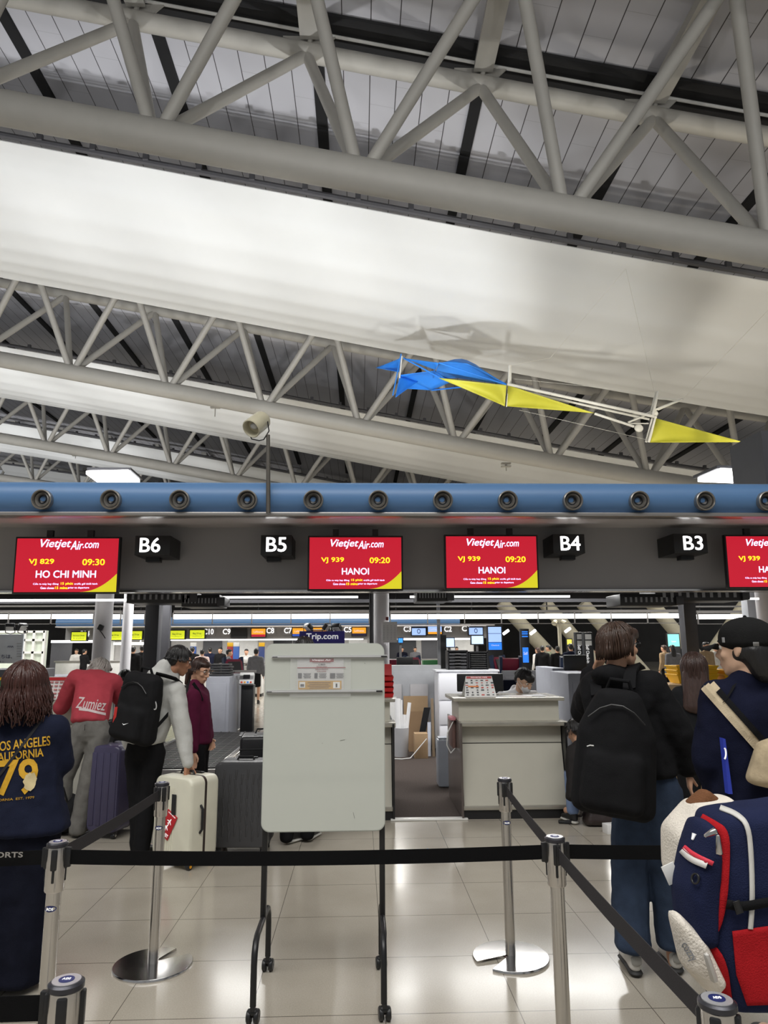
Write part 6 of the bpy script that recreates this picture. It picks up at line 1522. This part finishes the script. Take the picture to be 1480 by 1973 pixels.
# --- far figures
def figure(px, Y, h, yaw, top, bot, hr, label, sk=SK_C, skirt=False, longhair=False, arms=None, n=0):
    x = at(px, 1250, Y).x
    p = Person(label, (x, Y), h, R(yaw), 'people far beyond the island')
    B, b = p.B, p.base
    if arms == 'up':
        for q, s_ in (('L', -1), ('R', 1)): p.J['e'+q] = b+B @ V((s_*.22, .08, 1.1*p.k)); p.J['w'+q] = b+B @ V((s_*.12, .3, 1.12*p.k))
    p.body(sk, .016, hands=True); p.top(top, None, (.072, .062, .05), 'top', vox=.02, disp=0)
    if skirt:
        MB().hull((p.J['pelvis']+V((0, 0, .02)), (.16, .12, .06), B), (p.J['pelvis']+V((0, 0, -.38)), (.17, .13, .03), B)).build('skirt', bot, p.root, remesh=.02)
        for q in 'LR': pass
    else: p.legs(bot, vox=.02, disp=0)
    p.shoes(SH_BLK, SOLE_B)
    parts = SHORT + ([[((0, -.08, -.02), (.08, .045, .05)), ((0, -.09, -.25), (.085, .035, .05))]] if longhair else [])
    p.hair(hr, parts, 0, vox=.014)
GSUIT = fabric('suit_grey', srgb(110, 110, 114)); CW = fabric('cloth_white', srgb(210, 208, 204)); CTAN = fabric('cloth_tan', srgb(150, 128, 100)); CPINK = fabric('cloth_pale_pink', srgb(220, 196, 190)); CGRN = fabric('cloth_olive', srgb(96, 100, 84))
figure(494, 22, 1.62, 0, GSUIT, CLOTH_BLACK, HR_BLK, 'far person in a grey suit and dark skirt standing back to camera', skirt=True)
figure(441, 22.5, 1.60, -70, GSUIT, CLOTH_BLACK, HR_BLK, 'far person in grey leaning at the pale desk left of the grey suited one', skirt=True, arms='up')
figure(475, 26, 1.6, 180, CW, CLOTH_BLACK, HR_BLK, 'far person in white behind the nearer pale desk', arms='up')
figure(390, 24, 1.60, 10, CPINK, CW, HR_BLK, 'far person in pale pink with hair tied up right of the hoodie man')
figure(371, 26, 1.68, 0, CLOTH_BLACK, CLOTH_BLACK, HR_BLK, 'far person in black just right of the dark columns')
figure(163, 30.4, 1.62, -30, CLOTH_BLACK, CLOTH_BLACK, HR_BLK, 'far person in black leaning at the service desk', arms='up')
figure(148, 32.2, 1.62, 180, CW, CLOTH_BLACK, HR_BLK, 'far pale-clad clerk at the service desk', arms='up')
figure(257, 24, 1.70, 0, CLOTH_BLACK, CLOTH_BLACK, HR_BLK, 'far person in black right beside the thin white column')
figure(274, 25, 1.74, 15, CLOTH_BLACK, CLOTH_BLACK, HR_BLK, 'far person in black between the thin white column and the dark column')
figure(425, 28, 1.66, 160, CLOTH_BLACK, CLOTH_BLACK, HR_BLK, 'far person in black in the middle distance above the tray stack')
figure(405, 29, 1.66, 20, CLOTH_NAVY, CLOTH_BLACK, HR_BLK, 'far person in navy above the tray stack, to the left')
figure(1045, 25, 1.66, -20, CLOTH_BLACK, CLOTH_BLACK, HR_BLK, 'far person in black right of the blue Self panel')
figure(1036, 26.5, 1.60, 30, CW, CLOTH_BLACK, HR_DBR, 'far person in white partly behind the one in black by the blue panel', longhair=True)
figure(1058, 26, 1.68, 60, CGRN, CLOTH_BLACK, HR_BLK, 'far person in olive farther right of the blue Self panel')
figure(1074, 24, 1.64, 0, CLOTH_BLACK, CLOTH_BLACK, HR_BLK, 'far person in black below the thin lamp post')
figure(1100, 22, 1.72, 0, CLOTH_NAVY, CLOTH_BLACK, HR_BLK, 'far person in dark navy above the right black monitor')
figure(1296, 22, 1.66, 0, GSUIT, GSUIT, HR_BLK, 'far person in grey with long black hair left of the right dark column', longhair=True)
figure(1280, 24, 1.66, 30, CTAN, CLOTH_BLACK, HR_BRN, 'far person in tan left of the long black hair one')
figure(1360, 20, 1.74, 200, CTAN, CLOTH_BLACK, HR_BLK, 'far person in a tan jacket facing the camera right of the dark column')
figure(1379, 21, 1.7, 170, CW, CLOTH_BLACK, HR_BLK, 'far person in white and black touching the cap brim on the picture')
for i in range(5):
    px = (560, 640, 775, 800, 880)[i]
    figure(px, 33, 1.64, 180, (CLOTH_DNAVY, CW, CLOTH_DNAVY, GSUIT, CW)[i], CLOTH_BLACK, HR_BLK, ('far clerk in navy below sign C7', 'far clerk in white below sign C6', 'far clerk in navy below sign C3', 'far clerk in grey below the round picture screen', 'far clerk in white below sign C2')[i])
# ------------------------------------------------------------------ navy and red backpack with its wearer just outside the frame
KY = 2.02; Kc = V((1.235, KY, .80))
def K(px, py, dy=0): return at(px, py, KY+dy)
NAVY_P = fabric('pack_navy', srgb(32, 38, 66), .35, 300); RED_P = fabric('pack_red', srgb(172, 30, 36), .35, 300); CREAM = fabric('plush_cream', srgb(226, 218, 206), .5, 160)
p = Person('person mostly outside the right edge wearing the navy and red backpack', (1.72, KY+.06), 1.50, yaw=-R(90))
p.body(SK_A, .012); p.top(CLOTH_DNAVY, vox=.014, disp=.01); p.legs(CLOTH_BLACK, vox=.014); p.shoes(SH_BLK, SOLE_W); p.hair(HR_BRN, SHORT, 100, drop=.06, seed=71, r=.005, front=.5)
t = p.root
# main compartment, seen from its side: front faces left (-X), wearer to the right
mb = MB()
mb.hull((K(1390, 1575), (.06, .10, .03)), (K(1500, 1560), (.05, .10, .03)), (K(1362, 1700), (.05, .12, .06)), (K(1360, 1800), (.05, .12, .05)), (K(1395, 1900), (.05, .12, .035)), (K(1530, 1905), (.05, .12, .03)), (K(1530, 1640), (.05, .11, .03)))
pk = mb.build('backpack', NAVY_P, t, smooth='all', remesh=.009, relax=5, disp=.008, label='large navy and red backpack seen from the side')
mb = MB()
mb.hull((K(1352, 1598, -.03), (.025, .085, .03)), (K(1334, 1650, -.03), (.02, .085, .03)), (K(1322, 1720, -.03), (.02, .085, .05)), (K(1330, 1788, -.03), (.02, .085, .03)), (K(1350, 1794, -.03), (.02, .09, .03)), (K(1360, 1640, -.03), (.02, .085, .03)))
pf = mb.build('front_pocket', NAVY_P, pk, smooth='all', remesh=.008, relax=4, disp=.006)
# red trims
def ptape(pts, wpx, mt, nm, off=.006, tgt=None, dy=-.15, par=None, seg=2):
    pts = [V((x, y, 0)) for x, y in pts]
    for _ in range(2):
        q = [pts[0]]
        for a, b in zip(pts, pts[1:]): q += [a.lerp(b, .25), a.lerp(b, .75)]
        pts = q+[pts[-1]]
    L, Rr = [], []; fine = []
    for a, b in zip(pts, pts[1:]):
        for j in range(seg): fine.append(a.lerp(b, j/seg))
    fine.append(pts[-1]); n = len(fine)
    for i, q in enumerate(fine):
        d = (fine[min(i+1, n-1)]-fine[max(i-1, 0)]).normalized(); nn = V((-d.y, d.x, 0))
        w2 = wpx[0]+(wpx[1]-wpx[0])*i/(n-1) if hasattr(wpx, '__len__') else wpx
        L.append(q+nn*w2/2); Rr.append(q-nn*w2/2)
    vs = [K(q.x, q.y, dy) for q in L]+[K(q.x, q.y, dy) for q in Rr]
    me = MB().poly(vs, [(i, i+1, n+i+1, n+i) for i in range(n-1)]).mesh('s')
    b2 = bmesh.new(); b2.from_mesh(me); bmesh.ops.subdivide_edges(b2, edges=b2.edges, cuts=1, use_grid_fill=True); b2.to_mesh(me); b2.free()
    drape(me, tgt or pk, None, off, 0)
    o = finish(nm, me, mt, par or pk, 'all')
    m_ = o.modifiers.new('thick', 'SOLIDIFY'); m_.thickness = .004; m_.offset = 0
    return o
ptape([(1350, 1578), (1374, 1592), (1394, 1606), (1394, 1660), (1388, 1740), (1372, 1796), (1352, 1802)], (22, 30), RED_P, 'red_panel', .008)
ptape([(1318, 1632), (1335, 1646), (1374, 1664)], 9, mat('trim_coral', srgb(214, 50, 70), .6), 'coral_piping', .008, pf)
ptape([(1314, 1638), (1332, 1656), (1362, 1668)], 12, mat('trim_white', srgb(222, 220, 216), .6), 'white_piping', .008, pf)
ptape([(1388, 1556), (1420, 1568), (1442, 1590), (1448, 1650), (1450, 1740), (1446, 1790)], 9, mat('zip_white', srgb(206, 204, 198), .5), 'side_zip', .006)
ptape([(1334, 1812), (1368, 1822), (1392, 1860), (1398, 1930)], (14, 26), RED_P, 'red_corner', .007)
me_pts = [(1412, 1795), (1490, 1784), (1520, 1790), (1520, 1935), (1440, 1938), (1420, 1880)]
vs = [K(x, y, -.15) for x, y in me_pts]; me = MB().poly(vs, [tuple(range(6))]).mesh('s')
b2 = bmesh.new(); b2.from_mesh(me); bmesh.ops.triangulate(b2, faces=b2.faces)
for _ in range(3): bmesh.ops.subdivide_edges(b2, edges=b2.edges, cuts=1, use_grid_fill=True)
b2.to_mesh(me); b2.free(); drape(me, pk, None, .006, 0); o = finish('red_bottom_panel', me, RED_P, pk, 'all'); q = o.modifiers.new('thick', 'SOLIDIFY'); q.thickness = .004
ptape([(1400, 1742), (1430, 1748), (1480, 1738), (1510, 1736)], 18, CLOTH_BLACK, 'compression_strap', .012)
ptape([(1418, 1736), (1426, 1760)], 14, M_BLACK, 'buckle', .02)
ptape([(1338, 1606), (1334, 1618)], (7, 1), WLT, 'logo', .008, pf)
o = ptape([(1340+7*cos(2*pi*k/12), 1693+10*sin(2*pi*k/12)) for k in range(13)], 3, M_BLACK, 'd_ring', .012, pf)
for (a, b) in (((1360, 1610), (1376, 1602)), ((1384, 1612), (1386, 1642))): MB().hull((K(*a, -.17), .005), (K(*b, -.17), .009), n=1).build('zip_pull', M_CHROME, pk)
# cream pocket at the lower front
mb = MB(); mb.hull((K(1304, 1772, -.06), (.012, .05, .02)), (K(1340, 1812, -.06), (.02, .06, .02)), (K(1374, 1880, -.06), (.02, .06, .02)), (K(1366, 1898, -.06), (.02, .05, .012)), (K(1322, 1850, -.06), (.012, .05, .02)))
cpk = mb.build('cream_pocket', CREAM, pk, smooth='all', remesh=.007, relax=4)
me = text_mesh('cozzy', width=.045, height=.02); me.transform(Matrix.Translation(K(1325, 1836, -.15)) @ FACE @ Matrix.Rotation(R(-58), 4, 'Z')); finish('lettering', drape(me, cpk, None, .003, 1), M_GREY, cpk, False)
MB().hull((K(1362, 1842, -.14), .008), (K(1376, 1886, -.13), .010), n=1).build('zip_pull', mat('pull_clear', srgb(190, 186, 180), .3), cpk)
# big cream plush disc with brown ear behind the pack
t2 = thing('plush_toy', 'round cream plush with a brown ear tucked behind the navy backpack', 'plush toy', K(1330, 1620, .1))
mb = MB(); mb.hull((K(1392, 1546, .10), (.03, .07, .02)), (K(1345, 1560, .10), (.04, .08, .03)), (K(1306, 1612, .10), (.035, .085, .05)), (K(1302, 1670, .10), (.025, .08, .04)), (K(1316, 1710, .08), (.012, .05, .02)), (K(1380, 1640, .10), (.05, .09, .08)), n=3)
mb.build('plush_body', CREAM, t2, smooth='all', remesh=.008, relax=6)
MB().hull((K(1334, 1552, .10), (.02, .04, .015)), (K(1358, 1528, .10), (.015, .035, .012)), (K(1380, 1548, .10), (.02, .04, .015))).build('ear', fabric('plush_brown', srgb(112, 76, 52), .5, 160), t2, smooth='all', remesh=.007, relax=5)
MB().box(K(1293, 1683, .02), (.036, .004, .05), (0, R(-22), 0), .001).build('tag', M_PAPER, t2)
# ------------------------------------------------------------------ kite sculpture hanging under the roof
KT = 16.0
def Q(px, py, dy=0): return at(px, py, KT+dy)
t = thing('kite_sculpture', 'blue and yellow sail kite sculpture hanging below the white membrane', 'sculpture', Q(1000, 760))
M_KB = mat('sail_blue', srgb(40, 128, 222), .6, var=.04); M_KYL = mat('sail_yellow', srgb(206, 202, 66), .6, var=.03); M_ROD = mat('rod_white', srgb(226, 224, 214), .4)
def sail(pts, mt, nm, bulge=.15, n=8):
    """triangular or quad sail, gently bellied"""
    P_ = [Q(*q) for q in pts]; vs = []; fs = []
    if len(P_) == 3: P_ = [P_[0], P_[1], P_[2], P_[2]]
    N_ = (P_[1]-P_[0]).cross(P_[2]-P_[0]).normalized()
    for i in range(n+1):
        for j in range(n+1):
            u, v = i/n, j/n
            vs.append(P_[0].lerp(P_[1], u).lerp(P_[3].lerp(P_[2], u), v)+N_*bulge*sin(pi*u)*sin(pi*v))
    for i in range(n):
        for j in range(n): a = i*(n+1)+j; fs.append((a, a+1, a+n+2, a+n+1))
    mb = MB(); mb.poly(vs, fs); bmesh.ops.remove_doubles(mb.bm, verts=mb.bm.verts, dist=1e-4)
    o = mb.build(nm, mt, t, 'all'); m_ = o.modifiers.new('thick', 'SOLIDIFY'); m_.thickness = .012; return o
sail([(724, 709, 1.5), (772, 690, .5), (768, 717, .5)], M_KB, 'sail')
sail([(778, 690, .5), (846, 699, -.6), (840, 712, -.6), (836, 708, 0)], M_KB, 'sail')
sail([(846, 698, -.6), (900, 700, -.8), (978, 740, -.2), (838, 722, .8)], M_KB, 'sail', .3)
sail([(838, 722, .8), (978, 741, -.2), (900, 728, .6), (834, 728, 1.2)], M_KB, 'sail', .1)
sail([(772, 722, .6), (838, 714, .4), (868, 736, 1.0), (832, 752, 1.4)], M_KB, 'sail', .15)
sail([(772, 722, .6), (832, 752, 1.4), (778, 749, .9), (766, 745, .7)], M_KB, 'sail', .05)
sail([(770, 724, .6), (806, 735, 1.0), (762, 766, .2)], M_KB, 'sail', .05)
sail([(845, 728, .2), (976, 742, -.2), (973, 783, .1)], M_KYL, 'sail', .12)
sail([(979, 742, -.2), (1146, 796, -1.0), (976, 783, .1)], M_KYL, 'sail', .12)
sail([(1265, 806, -1.5), (1434, 852, -2.6), (1253, 853, -1.2)], M_KYL, 'sail', .12)
def rod(pts, r, nm='rod', mt=None): return MB().tube([Q(*q) for q in pts], r, 8).build(nm, mt or M_ROD, t)
rod([(978, 740, -.2), (1262, 803, -1.5)], .035); rod([(978, 748, 0), (1252, 808, -1.3)], .028); rod([(1146, 797, -1.0), (1222, 822, -1.2)], .03)
rod([(982, 704, -.25), (980, 742, -.2)], .03); rod([(980, 742, -.2), (976, 784, .1)], .012); rod([(984, 704, -.2), (984, 742, -.1)], .02)
rod([(1264, 802, -1.5), (1250, 852, -1.2)], .03); rod([(1257, 806, -1.4), (1245, 852, -1.1)], .025)
rod([(1268, 754, -1.5), (1258, 800, -1.5)], .03); rod([(1264, 756, -1.4), (1252, 802, -1.3)], .02); rod([(1256, 792, -1.4), (1316, 769, -1.8)], .028); rod([(1264, 768, -1.5), (1312, 771, -1.8)], .015); rod([(1268, 790, -1.4), (1314, 770, -1.8)], .015)
rod([(1210, 814, -1.1), (1258, 795, -1.4)], .02); rod([(1212, 816, -1.1), (1250, 816, -1.3)], .014); rod([(1210, 814, -1.1), (1268, 786, -1.4)], .014)
rod([(774, 686, .5), (768, 745, .6)], .022); rod([(773, 682, .45), (757, 762, .3)], .014, mt=M_KB); rod([(778, 690, .5), (848, 728, .2)], .02, mt=M_KB); rod([(840, 698, -.5), (835, 728, .9)], .012, mt=M_KB); rod([(832, 752, 1.4), (898, 745, .3)], .018, mt=M_KB); rod([(846, 699, -.6), (975, 741, -.2)], .018, mt=M_KB)
MB().ell(Q(1231, 825, -1.2), (.10, .04, .09)).build('counterweight', M_ROD, t)
MB().ell(Q(1262, 797, -1.4), .07).build('hub', M_ROD, t)
a, b = Q(1000, 735, 0), rp(Q(1000, 735).x+.2, KT-1.0, 1.3)
up1 = at(1206, 515, 14.9)
for (p0, p1) in ((Q(1262, 780, -1.4), up1+V((.4, 0, .0))), (Q(1240, 650, -1.2), up1)):
    pass
rod([(1264, 770, -1.45), (1206, 518, -1.2)], .0035, 'wire'); rod([(1316, 769, -1.8), (1520, 556, -1.2)], .0035, 'wire'); rod([(982, 704, -.25), (1060, 690, .4), (1206, 518, -1.2)], .003, 'wire')
rod([(980, 742, -.2), (1258, 802, -1.4)], .003, 'wire'); rod([(1000, 790, -.2), (1250, 848, -1.2)], .003, 'wire'); rod([(990, 730, -.2), (1260, 757, -1.5)], .003, 'wire')
# flat sprinkler plates seen against the membranes
for (px, py, Y, lab) in ((415, 780, 27, 'small pale sensor plate under the second membrane'), (146, 874, 41, 'tiny pale sensor plate under the third membrane at the left'), (975, 893, 27, 'small pale sensor plate just above the blue fascia at the right')):
    p_ = at(px, py, Y); t3 = thing('sensor_plate', lab, 'sensor', p_, 'sensor plates under the membranes')
    MB().box(p_, (.38, .15, .05), bev=.01).box(p_-V((0, 0, .12)), (.38, .15, .05), bev=.01).box(p_-V((0, 0, .06)), (.08, .05, .1)).build('plate', M_STEEL, t3)
    MB().cyl(p_, (p_.x, p_.y, zc(p_.x)-.25), .02, seg=6).build('stem', M_STEEL, t3)
